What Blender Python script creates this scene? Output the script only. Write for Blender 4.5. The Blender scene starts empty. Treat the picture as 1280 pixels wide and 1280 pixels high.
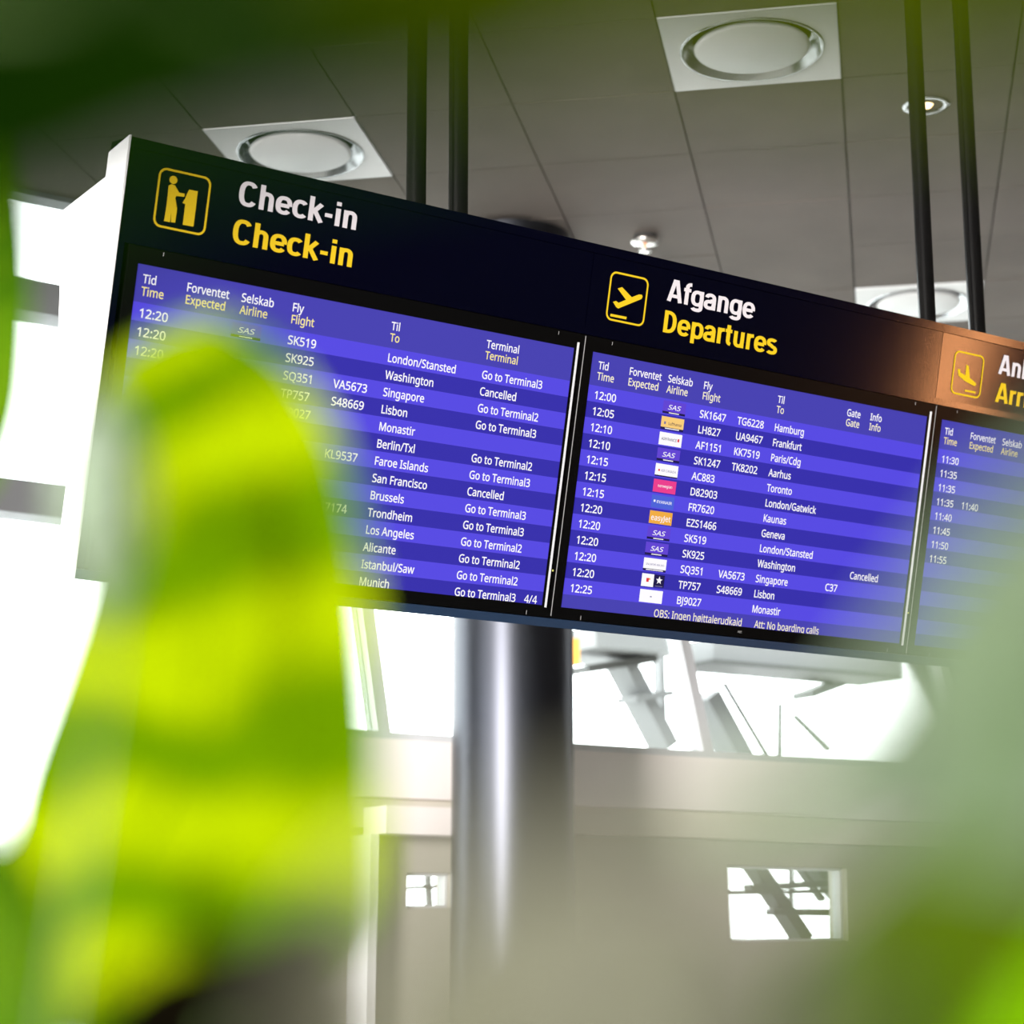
import bpy, math, random
from mathutils import Vector, Matrix
from mathutils.geometry import delaunay_2d_cdt
random.seed(7)
SC = bpy.context.scene
COL = SC.collection

# ------------------------------------------------------------------ camera
F_PX, PITCH, ROLL = 2481.55, 0.2122165, -0.0017527
CAM = Vector((0.0, 0.0, 1.55))
FWD = Vector((0, math.cos(PITCH), math.sin(PITCH)))
UP0 = Vector((0, -math.sin(PITCH), math.cos(PITCH)))
RIGHT = Vector((1, 0, 0)) * math.cos(ROLL) + UP0 * math.sin(ROLL)
UP = Vector((-1, 0, 0)) * math.sin(ROLL) + UP0 * math.cos(ROLL)
cd = bpy.data.cameras.new('camera')
cd.sensor_fit = 'HORIZONTAL'
cd.sensor_width = 24.0
cd.lens = F_PX / 1280 * 24.0
cd.clip_start = 0.01
cd.clip_end = 400
cam = bpy.data.objects.new('camera', cd)
M3 = Matrix((RIGHT, UP, -FWD)).transposed()
cam.matrix_world = Matrix.Translation(CAM) @ M3.to_4x4()
COL.objects.link(cam)
SC.camera = cam
cd.dof.use_dof = True
cd.dof.focus_distance = 4.35
cd.dof.aperture_fstop = cd.lens / 18.0
cd.dof.aperture_blades = 0

# ------------------------------------------------------------------ world, exposure, lamps
SC.view_settings.view_transform = 'Standard'
SC.view_settings.look = 'None'
SC.view_settings.exposure = 0.0
SC.view_settings.gamma = 1.0
SC.view_settings.use_curve_mapping = False
w = bpy.data.worlds.new('overcast_sky')
SC.world = w
w.use_nodes = True
bg = w.node_tree.nodes['Background']
bg.inputs[0].default_value = (0.95, 0.98, 1.0, 1)
bg.inputs[1].default_value = 8.0


def area_light(name, loc, target, sx, sy, power, color):
    ld = bpy.data.lights.new(name, 'AREA')
    ld.shape = 'RECTANGLE'
    ld.size = sx
    ld.size_y = sy
    ld.energy = power
    ld.color = color
    o = bpy.data.objects.new(name, ld)
    o.location = loc
    o.rotation_euler = (Vector(target) - Vector(loc)).to_track_quat('-Z', 'Y').to_euler()
    COL.objects.link(o)
    return o


# unseen warm light, added for the copper reflection in the sign's satin header panel
lamp = area_light('header_glow_light', (6.2, 3.76, 2.66), (1.15, 4.8, 2.94), 0.24, 0.75, 2.1, (1.0, 0.40, 0.15))
lamp.data.spread = math.radians(40)
# unseen fill light added behind the camera, on the left, to brighten the fascia
fascia_fill = area_light('fascia_fill_light', (-6.2, -8.4, 2.6), (0.6, 9.5, 2.3), 3.2, 2.6, 820, (1.0, 0.95, 0.92))
fascia_fill.data.spread = math.radians(70)


# ------------------------------------------------------------------ helpers
def px_ray(px, py):
    a = (px - 640) / F_PX
    b = (640 - py) / F_PX
    return FWD + RIGHT * a + UP * b


def px_depth(px, py, d):
    return CAM + px_ray(px, py) * d


def hit(px, py, point, normal):
    d = px_ray(px, py)
    return CAM + d * ((Vector(point) - CAM).dot(normal) / d.dot(normal))


def tag(o, label=None, cat=None, group=None, kind=None):
    if label: o['label'] = label
    if cat: o['category'] = cat
    if group: o['group'] = group
    if kind: o['kind'] = kind
    return o


def empty(name, loc=(0, 0, 0), mat=None):
    o = bpy.data.objects.new(name, None)
    o.empty_display_size = 0.1
    if mat is not None:
        o.matrix_world = mat
    else:
        o.location = loc
    COL.objects.link(o)
    return o


class MB:
    """collects geometry for one mesh object"""

    def __init__(self):
        self.v, self.f, self.m, self.s = [], [], [], []

    def add(self, vs, fs, m=0, smooth=False):
        n = len(self.v)
        self.v += [tuple(p) for p in vs]
        for f in fs:
            self.f.append([i + n for i in f])
            self.m.append(m)
            self.s.append(smooth)
        return self

    def box(self, x0, x1, y0, y1, z0, z1, m=0):
        vs = [(x, y, z) for x in (x0, x1) for y in (y0, y1) for z in (z0, z1)]
        return self.add(vs, [(0, 1, 3, 2), (4, 6, 7, 5), (0, 4, 5, 1), (2, 3, 7, 6), (0, 2, 6, 4), (1, 5, 7, 3)], m)

    def bar(self, p, q, wd, hd, up=(0, 0, 1), m=0):
        p, q = Vector(p), Vector(q)
        d = (q - p).normalized()
        s = d.cross(Vector(up)).normalized() * (wd / 2)
        t = s.cross(d).normalized() * (hd / 2)
        vs = [p - s - t, p + s - t, p + s + t, p - s + t, q - s - t, q + s - t, q + s + t, q - s + t]
        return self.add(vs, [(0, 3, 2, 1), (4, 5, 6, 7), (0, 1, 5, 4), (1, 2, 6, 5), (2, 3, 7, 6), (3, 0, 4, 7)], m)

    def prism(self, poly, y0, y1, m=0, axis='y'):
        """polygon in (x,z) swept along y, or in (y,z) swept along x"""
        n = len(poly)
        if axis == 'y':
            vs = [(a, y0, b) for a, b in poly] + [(a, y1, b) for a, b in poly]
        else:
            vs = [(y0, a, b) for a, b in poly] + [(y1, a, b) for a, b in poly]
        fs = [list(range(n)), list(range(2 * n - 1, n - 1, -1))]
        fs += [(i, (i + 1) % n, (i + 1) % n + n, i + n) for i in range(n)]
        return self.add(vs, fs, m)

    def lathe(self, prof, c=(0, 0, 0), n=48, m=0, smooth=True):
        """profile [(r,z)...] about the z axis"""
        vs, fs = [], []
        for r, z in prof:
            for k in range(n):
                a = 2 * math.pi * k / n
                vs.append((c[0] + r * math.cos(a), c[1] + r * math.sin(a), c[2] + z))
        for i in range(len(prof) - 1):
            for k in range(n):
                a, b = i * n + k, i * n + (k + 1) % n
                fs.append((a, b, b + n, a + n))
        return self.add(vs, fs, m, smooth)

    def tube(self, pts, r0, r1=None, n=12, m=0):
        r1 = r0 if r1 is None else r1
        pts = [Vector(p) for p in pts]
        vs, fs = [], []
        for i, p in enumerate(pts):
            d = (pts[min(i + 1, len(pts) - 1)] - pts[max(i - 1, 0)]).normalized()
            ref = Vector((1, 0, 0)) if abs(d.x) < 0.9 else Vector((0, 1, 0))
            s = d.cross(ref).normalized()
            t = d.cross(s)
            r = r0 + (r1 - r0) * i / (len(pts) - 1)
            for k in range(n):
                a = 2 * math.pi * k / n
                vs.append(p + s * (r * math.cos(a)) + t * (r * math.sin(a)))
        for i in range(len(pts) - 1):
            for k in range(n):
                a, b = i * n + k, i * n + (k + 1) % n
                fs.append((a, b, b + n, a + n))
        fs.append(list(range(n))[::-1])
        L = (len(pts) - 1) * n
        fs.append([L + k for k in range(n)])
        return self.add(vs, fs, m, True)

    def build(self, name, mats, parent=None, recalc=True, bevel=0):
        me = bpy.data.meshes.new(name)
        me.from_pydata(self.v, [], self.f)
        for mt in (mats if isinstance(mats, (list, tuple)) else [mats]):
            me.materials.append(mt)
        me.polygons.foreach_set('material_index', self.m)
        me.polygons.foreach_set('use_smooth', self.s)
        if recalc:
            import bmesh
            bm = bmesh.new()
            bm.from_mesh(me)
            bmesh.ops.recalc_face_normals(bm, faces=bm.faces)
            bm.to_mesh(me)
            bm.free()
        me.update()
        o = bpy.data.objects.new(name, me)
        COL.objects.link(o)
        if parent is not None:
            o.parent = parent
        if bevel:
            b = o.modifiers.new('bevel', 'BEVEL')
            b.width = bevel
            b.segments = 2
            b.limit_method = 'ANGLE'
        return o


def put_world(o, parent):
    """parent an object whose geometry is in world coordinates"""
    o.parent = parent
    o.matrix_parent_inverse = parent.matrix_basis.inverted()
    return o


# ------------------------------------------------------------------ materials
def lin(r, g, b):
    def c(x):
        x /= 255
        return x / 12.92 if x <= 0.04045 else ((x + 0.055) / 1.055) ** 2.4
    return (c(r), c(g), c(b), 1)


def pbr(name, col, rough=0.5, metal=0.0, spec=0.5, noise=0.0, scale=8.0, bump=0.0, bscale=200.0):
    m = bpy.data.materials.new(name)
    m.use_nodes = True
    nt = m.node_tree
    b = nt.nodes['Principled BSDF']
    col = tuple(col[:3]) + (1,)
    b.inputs['Base Color'].default_value = col
    b.inputs['Roughness'].default_value = rough
    b.inputs['Metallic'].default_value = metal
    b.inputs['Specular IOR Level'].default_value = spec
    if noise or bump:
        tc = nt.nodes.new('ShaderNodeTexCoord')
    if noise:
        t = nt.nodes.new('ShaderNodeTexNoise')
        t.inputs['Scale'].default_value = scale
        t.inputs['Detail'].default_value = 5
        nt.links.new(tc.outputs['Object'], t.inputs['Vector'])
        r = nt.nodes.new('ShaderNodeValToRGB')
        r.color_ramp.elements[0].position = 0.3
        r.color_ramp.elements[1].position = 0.7
        r.color_ramp.elements[0].color = tuple(c * (1 - noise) for c in col[:3]) + (1,)
        r.color_ramp.elements[1].color = tuple(min(1, c * (1 + noise)) for c in col[:3]) + (1,)
        nt.links.new(t.outputs['Fac'], r.inputs['Fac'])
        nt.links.new(r.outputs['Color'], b.inputs['Base Color'])
    if bump:
        t2 = nt.nodes.new('ShaderNodeTexNoise')
        t2.inputs['Scale'].default_value = bscale
        nt.links.new(tc.outputs['Object'], t2.inputs['Vector'])
        bp = nt.nodes.new('ShaderNodeBump')
        bp.inputs['Strength'].default_value = bump
        bp.inputs['Distance'].default_value = 0.002
        nt.links.new(t2.outputs['Fac'], bp.inputs['Height'])
        nt.links.new(bp.outputs['Normal'], b.inputs['Normal'])
    return m


def glow(name, col, strength=1.0, gloss=0.0):
    m = bpy.data.materials.new(name)
    m.use_nodes = True
    b = m.node_tree.nodes['Principled BSDF']
    b.inputs['Base Color'].default_value = (0.005, 0.005, 0.008, 1)
    b.inputs['Roughness'].default_value = 0.35
    b.inputs['Specular IOR Level'].default_value = gloss
    b.inputs['Emission Color'].default_value = tuple(col[:3]) + (1,)
    b.inputs['Emission Strength'].default_value = strength
    return m


def glass_mat():
    m = bpy.data.materials.new('window_glass')
    m.use_nodes = True
    nt = m.node_tree
    nt.nodes.remove(nt.nodes['Principled BSDF'])
    out = nt.nodes['Material Output']
    tr = nt.nodes.new('ShaderNodeBsdfTransparent')
    tr.inputs[0].default_value = (0.95, 0.97, 0.96, 1)
    gl = nt.nodes.new('ShaderNodeBsdfGlossy')
    gl.inputs['Roughness'].default_value = 0.02
    fr = nt.nodes.new('ShaderNodeFresnel')
    fr.inputs['IOR'].default_value = 1.3
    mx = nt.nodes.new('ShaderNodeMixShader')
    nt.links.new(fr.outputs[0], mx.inputs[0])
    nt.links.new(tr.outputs[0], mx.inputs[1])
    nt.links.new(gl.outputs[0], mx.inputs[2])
    nt.links.new(mx.outputs[0], out.inputs['Surface'])
    return m


def leaf_mat(name, c0, c1, trans=0.5, rough=0.45, scale=14.0, spec=0.0, shade_bands=0.0):
    """leaf blade: two pigment tones in streaks, optional painted pleat shading, part of the light passes through"""
    m = bpy.data.materials.new(name)
    m.use_nodes = True
    nt = m.node_tree
    b = nt.nodes['Principled BSDF']
    out = nt.nodes['Material Output']
    tc = nt.nodes.new('ShaderNodeTexCoord')
    t = nt.nodes.new('ShaderNodeTexNoise')
    t.inputs['Scale'].default_value = scale
    t.inputs['Detail'].default_value = 2
    nt.links.new(tc.outputs['UV'], t.inputs['Vector'])
    mp = nt.nodes.new('ShaderNodeMapping')
    mp.inputs['Scale'].default_value = (0.12, 1.0, 1.0)
    nt.links.new(tc.outputs['UV'], mp.inputs['Vector'])
    nt.links.new(mp.outputs[0], t.inputs['Vector'])
    r = nt.nodes.new('ShaderNodeValToRGB')
    r.color_ramp.elements[0].position = 0.40
    r.color_ramp.elements[1].position = 0.60
    r.color_ramp.elements[0].color = tuple(c0[:3]) + (1,)
    r.color_ramp.elements[1].color = tuple(c1[:3]) + (1,)
    fac = t.outputs['Fac']
    if shade_bands:  # pleat shading painted into the leaf colour as dark and pale stripes
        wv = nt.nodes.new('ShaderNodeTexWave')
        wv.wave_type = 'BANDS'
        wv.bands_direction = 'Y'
        wv.inputs['Scale'].default_value = shade_bands
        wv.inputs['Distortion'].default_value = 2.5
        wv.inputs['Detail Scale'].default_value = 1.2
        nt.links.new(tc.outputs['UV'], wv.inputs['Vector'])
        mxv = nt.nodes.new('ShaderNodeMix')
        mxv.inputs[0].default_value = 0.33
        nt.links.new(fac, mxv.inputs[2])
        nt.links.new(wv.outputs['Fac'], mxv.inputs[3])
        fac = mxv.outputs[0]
    nt.links.new(fac, r.inputs['Fac'])
    nt.links.new(r.outputs['Color'], b.inputs['Base Color'])
    b.inputs['Roughness'].default_value = rough
    b.inputs['Specular IOR Level'].default_value = spec
    tl = nt.nodes.new('ShaderNodeBsdfTranslucent')
    nt.links.new(r.outputs['Color'], tl.inputs['Color'])
    mx = nt.nodes.new('ShaderNodeMixShader')
    mx.inputs[0].default_value = trans
    nt.links.new(b.outputs[0], mx.inputs[1])
    nt.links.new(tl.outputs[0], mx.inputs[2])
    nt.links.new(mx.outputs[0], out.inputs['Surface'])
    return m


MAT = dict(
    tile=pbr('ceiling_tile_grey', (0.130, 0.110, 0.094), 0.85, noise=0.10, scale=2.5),
    backing=pbr('ceiling_void', (0.03, 0.028, 0.026), 0.9),
    floor=pbr('hall_floor_stone', (0.58, 0.56, 0.53), 0.35, noise=0.12, scale=3),
    fascia=pbr('fascia_paint', (0.82, 0.76, 0.73), 0.6),
    lower=pbr('lower_wall_paint', (0.42, 0.40, 0.34), 0.6),
    white=pbr('white_paint', (0.85, 0.85, 0.85), 0.4),
    vent=pbr('vent_white', (0.70, 0.70, 0.69), 0.4),
    chrome=pbr('vent_ring_metal', (0.55, 0.56, 0.57), 0.22, metal=1.0),
    frame=pbr('window_frame_grey', (0.16, 0.165, 0.17), 0.4, metal=0.3),
    frame_light=pbr('window_frame_light', (0.6, 0.61, 0.62), 0.4),
    steel=pbr('column_steel', (0.055, 0.058, 0.068), 0.38, metal=1.0),
    pole=pbr('pole_black_gloss', (0.003, 0.003, 0.003), 0.16, spec=0.35),
    side=pbr('board_side_white', (0.88, 0.88, 0.88), 0.45),
    board=pbr('board_black', (0.004, 0.004, 0.006), 0.4, spec=0.1),
    panel=pbr('header_navy', (0.0005, 0.0006, 0.004), 0.11, spec=0.12, bump=0.05, bscale=260),
    bezel=pbr('bezel_black', (0.002, 0.002, 0.002), 0.3, spec=0.03),
    navy=pbr('lip_navy', (0.008, 0.022, 0.05), 0.35),
    silver=pbr('silver_trim', (0.24, 0.24, 0.24), 0.35),
    grey_line=pbr('grey_line', (0.30, 0.30, 0.30), 0.5),
    wall_dark=pbr('dark_side_wall', (0.06, 0.05, 0.045), 0.6),
    wall_back=pbr('back_wall', (0.25, 0.24, 0.23), 0.7),
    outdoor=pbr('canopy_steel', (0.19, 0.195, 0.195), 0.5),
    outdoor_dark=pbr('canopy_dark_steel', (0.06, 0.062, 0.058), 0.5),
    apron=pbr('apron_concrete', (0.45, 0.45, 0.44), 0.8, noise=0.1),
    orange=pbr('orange_paint', (0.85, 0.35, 0.05), 0.5),
    pot=pbr('pot_ceramic', (0.35, 0.34, 0.33), 0.5),
    soil=pbr('potting_soil', (0.03, 0.02, 0.014), 0.95, noise=0.4, scale=40),
    stem=pbr('plant_stem', (0.10, 0.17, 0.03), 0.5),
    bulb=glow('lamp_bulb', (1.0, 0.72, 0.38), 6.0),
    brass=pbr('sprinkler_metal', (0.75, 0.72, 0.68), 0.25, metal=1.0),
    red_glass=pbr('sprinkler_bulb', (0.8, 0.25, 0.05), 0.2),
    txt_white=glow('sign_white', (1.0, 0.90, 0.90), 0.95),
    txt_yellow=glow('sign_yellow', (1.0, 0.65, 0.010), 1.0),
    band_light=glow('screen_band_light', lin(85, 72, 226)),
    band_dark=glow('screen_band_dark', lin(51, 43, 170)),
    head_band=glow('screen_head_band', lin(69, 63, 176)),
    s_white=glow('screen_white', (1, 0.97, 1)),
    s_yellow=glow('screen_yellow', lin(250, 232, 150)),
    s_cream=glow('screen_cream', lin(250, 240, 205)),
    l_purple=glow('logo_purple', lin(96, 66, 210)), l_dark=glow('logo_dark', lin(25, 18, 70)),
    l_yellow=glow('logo_yellow', lin(250, 205, 120)), l_pink=glow('logo_pink', lin(235, 60, 140)),
    l_blue=glow('logo_blue', lin(75, 98, 215)), l_orange=glow('logo_orange', lin(240, 172, 62)),
    l_red=glow('logo_red', lin(225, 50, 60)), l_grey=glow('logo_grey', lin(120, 115, 160)),
    led=glow('led_yellow', lin(240, 235, 120)),
)

# ------------------------------------------------------------------ lettering
G={
' ':'208;',
'-':'258;32,184 32,246 226,246 226,184',
'.':'215;58,43 61,69 72,85 88,94 107,97 126,94 142,85 153,69 157,43 153,18 142,2 126,-8 107,-11 88,-8 72,2 61,18',
'/':'298;290,573 77,0 8,0 221,573',
'0':'458;419,287 418,242 415,201 409,163 395,112 376,70 349,37 316,12 276,-3 229,-8 170,1 122,27 86,70 60,129 48,176 42,229 39,287 41,346 48,399 58,446 83,504 119,547 167,573 229,581 287,573 335,547 372,504 399,446 410,399 417,346|110,287 111,238 115,194 121,156 137,111 159,78 190,59 229,52 268,59 298,78 320,110 336,156 343,194 347,238 348,287 347,336 343,380 336,417 320,463 298,495 268,515 229,521 190,515 159,495 137,463 121,417 115,380 111,336',
'1':'458;285,0 216,0 216,400 216,439 217,470 219,499 196,477 169,455 108,405 71,452 226,573 285,573',
'2':'458;417,0 38,0 38,59 188,210 228,251 261,287 287,320 306,353 318,387 322,424 315,466 294,496 261,514 221,520 181,517 147,506 115,489 83,466 45,513 68,531 94,548 122,561 153,572 186,578 221,581 270,576 313,562 347,540 372,510 388,472 394,428 389,385 375,344 353,305 324,267 288,227 247,185 128,67 128,64 417,64',
'3':'458;395,439 392,403 381,372 363,347 340,326 310,311 277,302 277,298 337,283 379,255 405,214 413,163 407,116 390,74 360,40 318,14 283,2 241,-6 193,-8 150,-6 110,-1 72,8 36,23 36,89 74,73 114,61 155,54 194,51 260,59 305,81 331,117 339,164 335,197 320,223 297,242 265,255 226,263 179,265 123,265 123,326 180,326 223,329 259,339 286,356 307,377 319,404 323,434 316,471 295,498 262,516 219,521 190,520 164,515 140,508 117,498 75,473 39,521 73,544 115,563 163,576 218,581 273,576 317,563 352,540 384,495',
'4':'458;443,130 359,130 359,0 291,0 291,130 17,130 17,190 286,576 359,576 359,193 443,193|291,374 291,412 293,444 294,474 295,500 292,500 276,468 257,438 86,193 291,193',
'5':'458;221,351 275,346 322,331 361,307 389,274 407,232 413,183 407,128 387,81 356,43 314,15 261,-2 199,-8 156,-6 116,0 80,10 51,23 51,90 82,74 121,62 161,55 200,52 239,55 274,65 302,82 323,106 336,137 341,176 332,225 306,262 262,284 197,292 173,291 146,288 99,280 64,302 86,573 373,573 373,508 146,508 132,342 169,348 194,350',
'6':'458;44,245 46,294 51,342 60,389 75,433 95,474 121,510 155,539 196,562 246,576 306,581 344,579 377,573 377,513 344,520 308,523 257,518 216,504 183,483 158,454 139,419 127,380 119,337 115,291 119,291 133,309 150,326 170,339 194,350 223,356 255,358 302,353 342,338 375,313 400,279 416,236 421,184 415,129 399,82 372,44 336,15 291,-2 239,-8 199,-4 163,7 130,26 101,54 77,89 59,133 48,185|238,51 284,59 320,84 343,125 351,184 344,233 324,271 289,295 241,303 205,299 175,287 150,270 131,248 119,223 115,198 117,172 123,146 133,121 146,99 164,79 185,64 210,55',
'7':'458;109,0 344,508 35,508 35,573 419,573 419,518 187,0',
'8':'458;229,581 276,577 318,565 352,546 378,519 395,485 400,443 396,411 385,383 368,359 346,338 320,319 291,303 325,285 355,265 381,242 401,216 414,185 419,148 413,104 395,65 367,34 330,11 284,-3 231,-8 174,-3 126,10 89,33 61,63 45,101 39,146 43,183 56,214 75,241 99,264 128,283 158,299 131,316 107,336 87,358 71,383 61,411 58,444 63,485 80,518 107,545 141,565 182,577|108,145 116,107 138,76 176,55 229,48 281,55 319,76 342,108 350,148 346,174 335,197 317,217 293,235 264,251 229,265 217,270 184,254 157,237 136,219 121,197 111,173|228,524 188,518 155,502 134,476 127,441 130,414 141,391 157,373 179,357 204,344 232,330 258,343 282,357 302,373 317,392 327,414 330,441 323,476 302,502 270,518',
'9':'458;417,328 415,279 410,231 401,183 387,139 366,99 340,63 306,33 265,11 214,-3 154,-8 117,-6 82,0 82,60 115,53 152,50 204,54 245,68 278,90 303,118 322,153 334,192 342,235 346,281 341,281 327,263 310,247 290,233 266,223 237,216 204,214 158,219 118,235 85,260 61,294 45,336 40,387 46,443 63,491 90,529 127,557 171,575 223,581 262,577 299,565 332,545 361,518 384,483 402,439 413,388|223,521 178,513 142,488 118,447 110,388 117,339 137,301 171,277 220,269 256,273 286,285 311,303 330,325 342,349 346,374 344,400 338,426 328,451 315,474 298,493 277,508 252,518',
':':'215;58,43 61,69 72,85 88,94 107,97 126,94 142,85 153,69 157,43 153,18 142,2 126,-8 107,-11 88,-8 72,2 61,18|58,387 61,412 72,429 88,438 107,441 126,438 142,429 153,412 157,387 153,362 142,345 126,335 107,332 88,335 72,345 61,362',
'A':'512;437,0 368,177 141,177 73,0 0,0 224,575 289,575 512,0|282,415 274,438 263,473 255,500 247,468 238,438 230,415 165,241 346,241',
'B':'521;241,573 307,569 361,558 404,541 434,515 453,478 459,431 456,399 446,371 431,347 409,328 382,313 350,304 350,300 384,292 415,279 441,261 461,236 474,203 478,163 472,115 454,74 425,42 385,19 337,5 279,0 78,0 78,573|256,329 318,335 357,352 377,382 384,423 376,463 351,490 308,506 245,511 150,511 150,329|150,269 150,61 265,61 330,68 371,91 394,125 401,168 398,197 388,221 370,241 344,256 307,266 260,269',
'C':'506;323,517 280,513 241,502 206,482 178,456 155,423 139,383 129,337 125,286 128,241 135,200 147,164 175,117 213,83 262,62 322,55 359,57 394,62 427,69 460,78 460,15 427,5 393,-2 356,-7 312,-8 257,-4 208,8 166,28 130,56 101,90 78,131 62,178 52,230 49,287 51,329 57,369 67,406 89,456 120,499 159,534 206,559 261,575 324,581 367,578 409,572 448,561 482,547 453,486 425,497 394,508 360,515',
'D':'585;536,292 533,231 521,177 501,131 474,91 439,58 399,33 351,15 297,4 237,0 78,0 78,573 254,573 309,569 359,558 404,540 443,516 476,484 502,446 521,401 533,350|460,289 457,337 449,379 435,415 404,457 361,487 308,505 244,511 150,511 150,62 228,62 299,68 357,87 402,119 434,164 454,220',
'E':'446;398,0 78,0 78,573 398,573 398,509 150,509 150,330 383,330 383,268 150,268 150,63 398,63',
'F':'416;150,0 78,0 78,573 398,573 398,509 150,509 150,306 383,306 383,243 150,243',
'G':'583;326,302 524,302 524,22 478,8 431,-1 380,-6 323,-8 267,-4 217,8 173,28 136,55 105,89 81,130 63,176 52,229 49,286 53,343 65,395 84,442 111,482 145,517 186,544 233,564 286,577 346,581 392,578 437,572 478,561 516,547 489,484 457,497 421,508 382,515 342,517 298,514 259,505 225,489 181,455 150,409 136,373 127,332 124,286 127,243 134,202 146,166 175,119 216,84 251,68 292,58 340,55 375,56 404,59 452,68 452,238 326,238',
'H':'594;516,0 443,0 443,267 150,267 150,0 78,0 78,573 150,573 150,330 443,330 443,573 516,573',
'I':'272;239,0 32,0 32,42 99,57 99,515 32,531 32,573 239,573 239,531 172,515 172,57 239,42',
'J':'219;-3,-152 -37,-150 -63,-142 -63,-81 -35,-87 -5,-89 15,-87 33,-81 50,-70 63,-53 71,-29 74,3 74,573 146,573 146,9 141,-42 128,-82 105,-113 75,-135 39,-148',
'K':'496;496,0 411,0 209,273 150,222 150,0 78,0 78,573 150,573 150,290 199,345 249,399 403,573 488,573 261,323',
'L':'420;78,0 78,573 150,573 150,64 400,64 400,0',
'M':'727;330,0 142,502 139,502 142,461 144,407 144,347 144,0 78,0 78,573 184,573 361,103 364,103 544,573 650,573 650,0 578,0 578,352 579,408 581,460 584,501 581,501 390,0',
'N':'609;532,0 447,0 141,476 138,476 141,432 143,378 144,320 144,0 78,0 78,573 161,573 467,99 470,99 468,137 466,193 464,249 464,573 532,573',
'O':'626;577,287 576,244 570,204 561,166 540,116 510,73 473,38 428,13 375,-3 314,-8 251,-3 196,13 151,39 114,73 85,116 65,167 56,204 51,245 49,288 52,344 62,396 78,442 100,482 130,517 166,545 208,565 258,577 314,581 369,577 417,565 459,545 495,517 524,483 547,442 564,396 574,344|125,287 127,241 134,200 145,163 171,117 207,83 255,62 314,55 373,62 420,83 456,117 481,163 492,200 499,241 501,287 496,354 481,411 456,457 421,491 373,511 314,518 255,511 207,490 171,457 145,411 134,374 127,333',
'P':'485;229,573 297,568 352,553 393,528 421,495 439,454 444,404 441,370 433,336 417,306 395,278 364,255 324,238 275,227 216,223 150,223 150,0 78,0 78,573|223,511 150,511 150,285 208,285 258,288 298,296 330,311 352,334 365,363 370,401 361,449 334,484 289,504',
'Q':'626;577,287 575,242 569,200 559,160 535,108 503,64 461,30 411,6 548,-136 444,-136 334,-7 324,-8 314,-8 251,-3 196,13 151,39 114,73 85,116 65,167 56,204 51,245 49,288 52,344 62,396 78,442 100,482 130,517 166,545 208,565 258,577 314,581 369,577 417,565 459,545 495,517 524,483 547,442 564,396 574,344|125,287 127,241 134,200 145,163 171,117 207,83 255,62 314,55 373,62 420,83 456,117 481,163 492,200 499,241 501,287 496,354 481,411 456,457 421,491 373,511 314,518 255,511 207,490 171,457 145,411 134,374 127,333',
'R':'498;236,573 301,568 353,555 393,532 422,500 439,460 444,410 440,368 427,334 408,306 385,285 358,269 330,257 487,0 403,0 264,237 150,237 150,0 78,0 78,573|232,510 150,510 150,298 236,298 296,304 338,325 362,359 370,407 366,440 355,467 336,486 310,500 275,507',
'S':'440;403,153 396,106 378,66 348,35 307,11 257,-3 198,-8 167,-7 137,-5 109,-1 83,4 61,11 41,19 41,88 73,76 113,65 156,57 201,55 240,57 273,66 298,79 316,98 327,120 330,147 327,173 318,194 302,213 277,230 242,247 196,265 161,279 131,294 106,311 85,330 69,351 57,375 50,403 48,435 54,477 71,513 99,542 136,563 180,576 231,581 276,578 318,572 355,562 389,549 366,487 336,499 302,508 266,515 229,517 196,515 169,507 148,494 133,478 124,457 121,434 124,407 133,386 149,367 172,351 204,335 246,318 293,299 332,279 362,255 385,228 398,194',
'T':'446;259,0 187,0 187,509 8,509 8,573 437,573 437,509 259,509',
'U':'586;513,202 507,146 489,95 459,52 416,20 380,4 338,-5 290,-8 225,-2 171,18 128,50 97,93 78,144 72,204 72,573 144,573 144,201 154,139 182,93 228,64 294,55 342,59 379,73 407,96 427,126 438,161 442,202 442,573 513,573',
'V':'481;481,573 277,0 204,0 0,573 75,573 204,205 220,160 231,119 241,80 250,119 262,161 277,207 405,573',
'W':'745;735,573 583,0 510,0 399,375 389,410 380,443 373,471 370,488 367,471 361,443 352,409 342,373 234,0 161,0 10,573 85,573 174,223 183,186 190,151 196,118 201,87 206,119 213,154 222,191 232,227 333,573 407,573 512,225 523,187 532,151 538,117 544,87 550,129 560,175 572,224 660,573',
'X':'470;467,0 385,0 233,249 79,0 3,0 193,298 15,573 95,573 236,348 377,573 453,573 276,300',
'Y':'454;227,291 376,573 454,573 263,222 263,0 191,0 191,219 0,573 79,573',
'Z':'458;427,0 30,0 30,55 332,508 40,508 40,573 419,573 419,518 118,64 427,64',
'a':'450;231,437 279,433 318,422 347,403 376,358 385,293 385,0 334,0 320,61 317,61 298,40 279,22 258,9 234,-1 206,-6 172,-8 136,-5 103,6 75,23 55,48 41,80 37,119 50,176 87,219 127,238 179,251 243,257 316,259 316,285 310,330 293,359 265,375 227,380 194,378 163,370 133,359 106,347 84,400 115,414 151,426 190,434|252,208 184,200 141,182 118,155 110,119 115,87 132,66 157,53 188,49 238,56 279,79 306,117 315,172 315,210',
'b':'493;139,461 138,410 135,373 139,373 161,398 189,419 226,432 272,437 322,431 365,412 401,381 428,338 444,283 449,215 447,168 439,127 427,91 400,48 365,17 322,-2 272,-8 226,-3 189,10 161,31 139,55 133,55 119,0 68,0 68,609 139,609|260,379 219,374 188,361 165,339 150,308 142,268 139,217 139,214 142,165 150,125 165,93 202,61 261,51 312,61 348,93 363,126 373,166 376,216 373,265 363,306 348,338 311,368',
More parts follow.
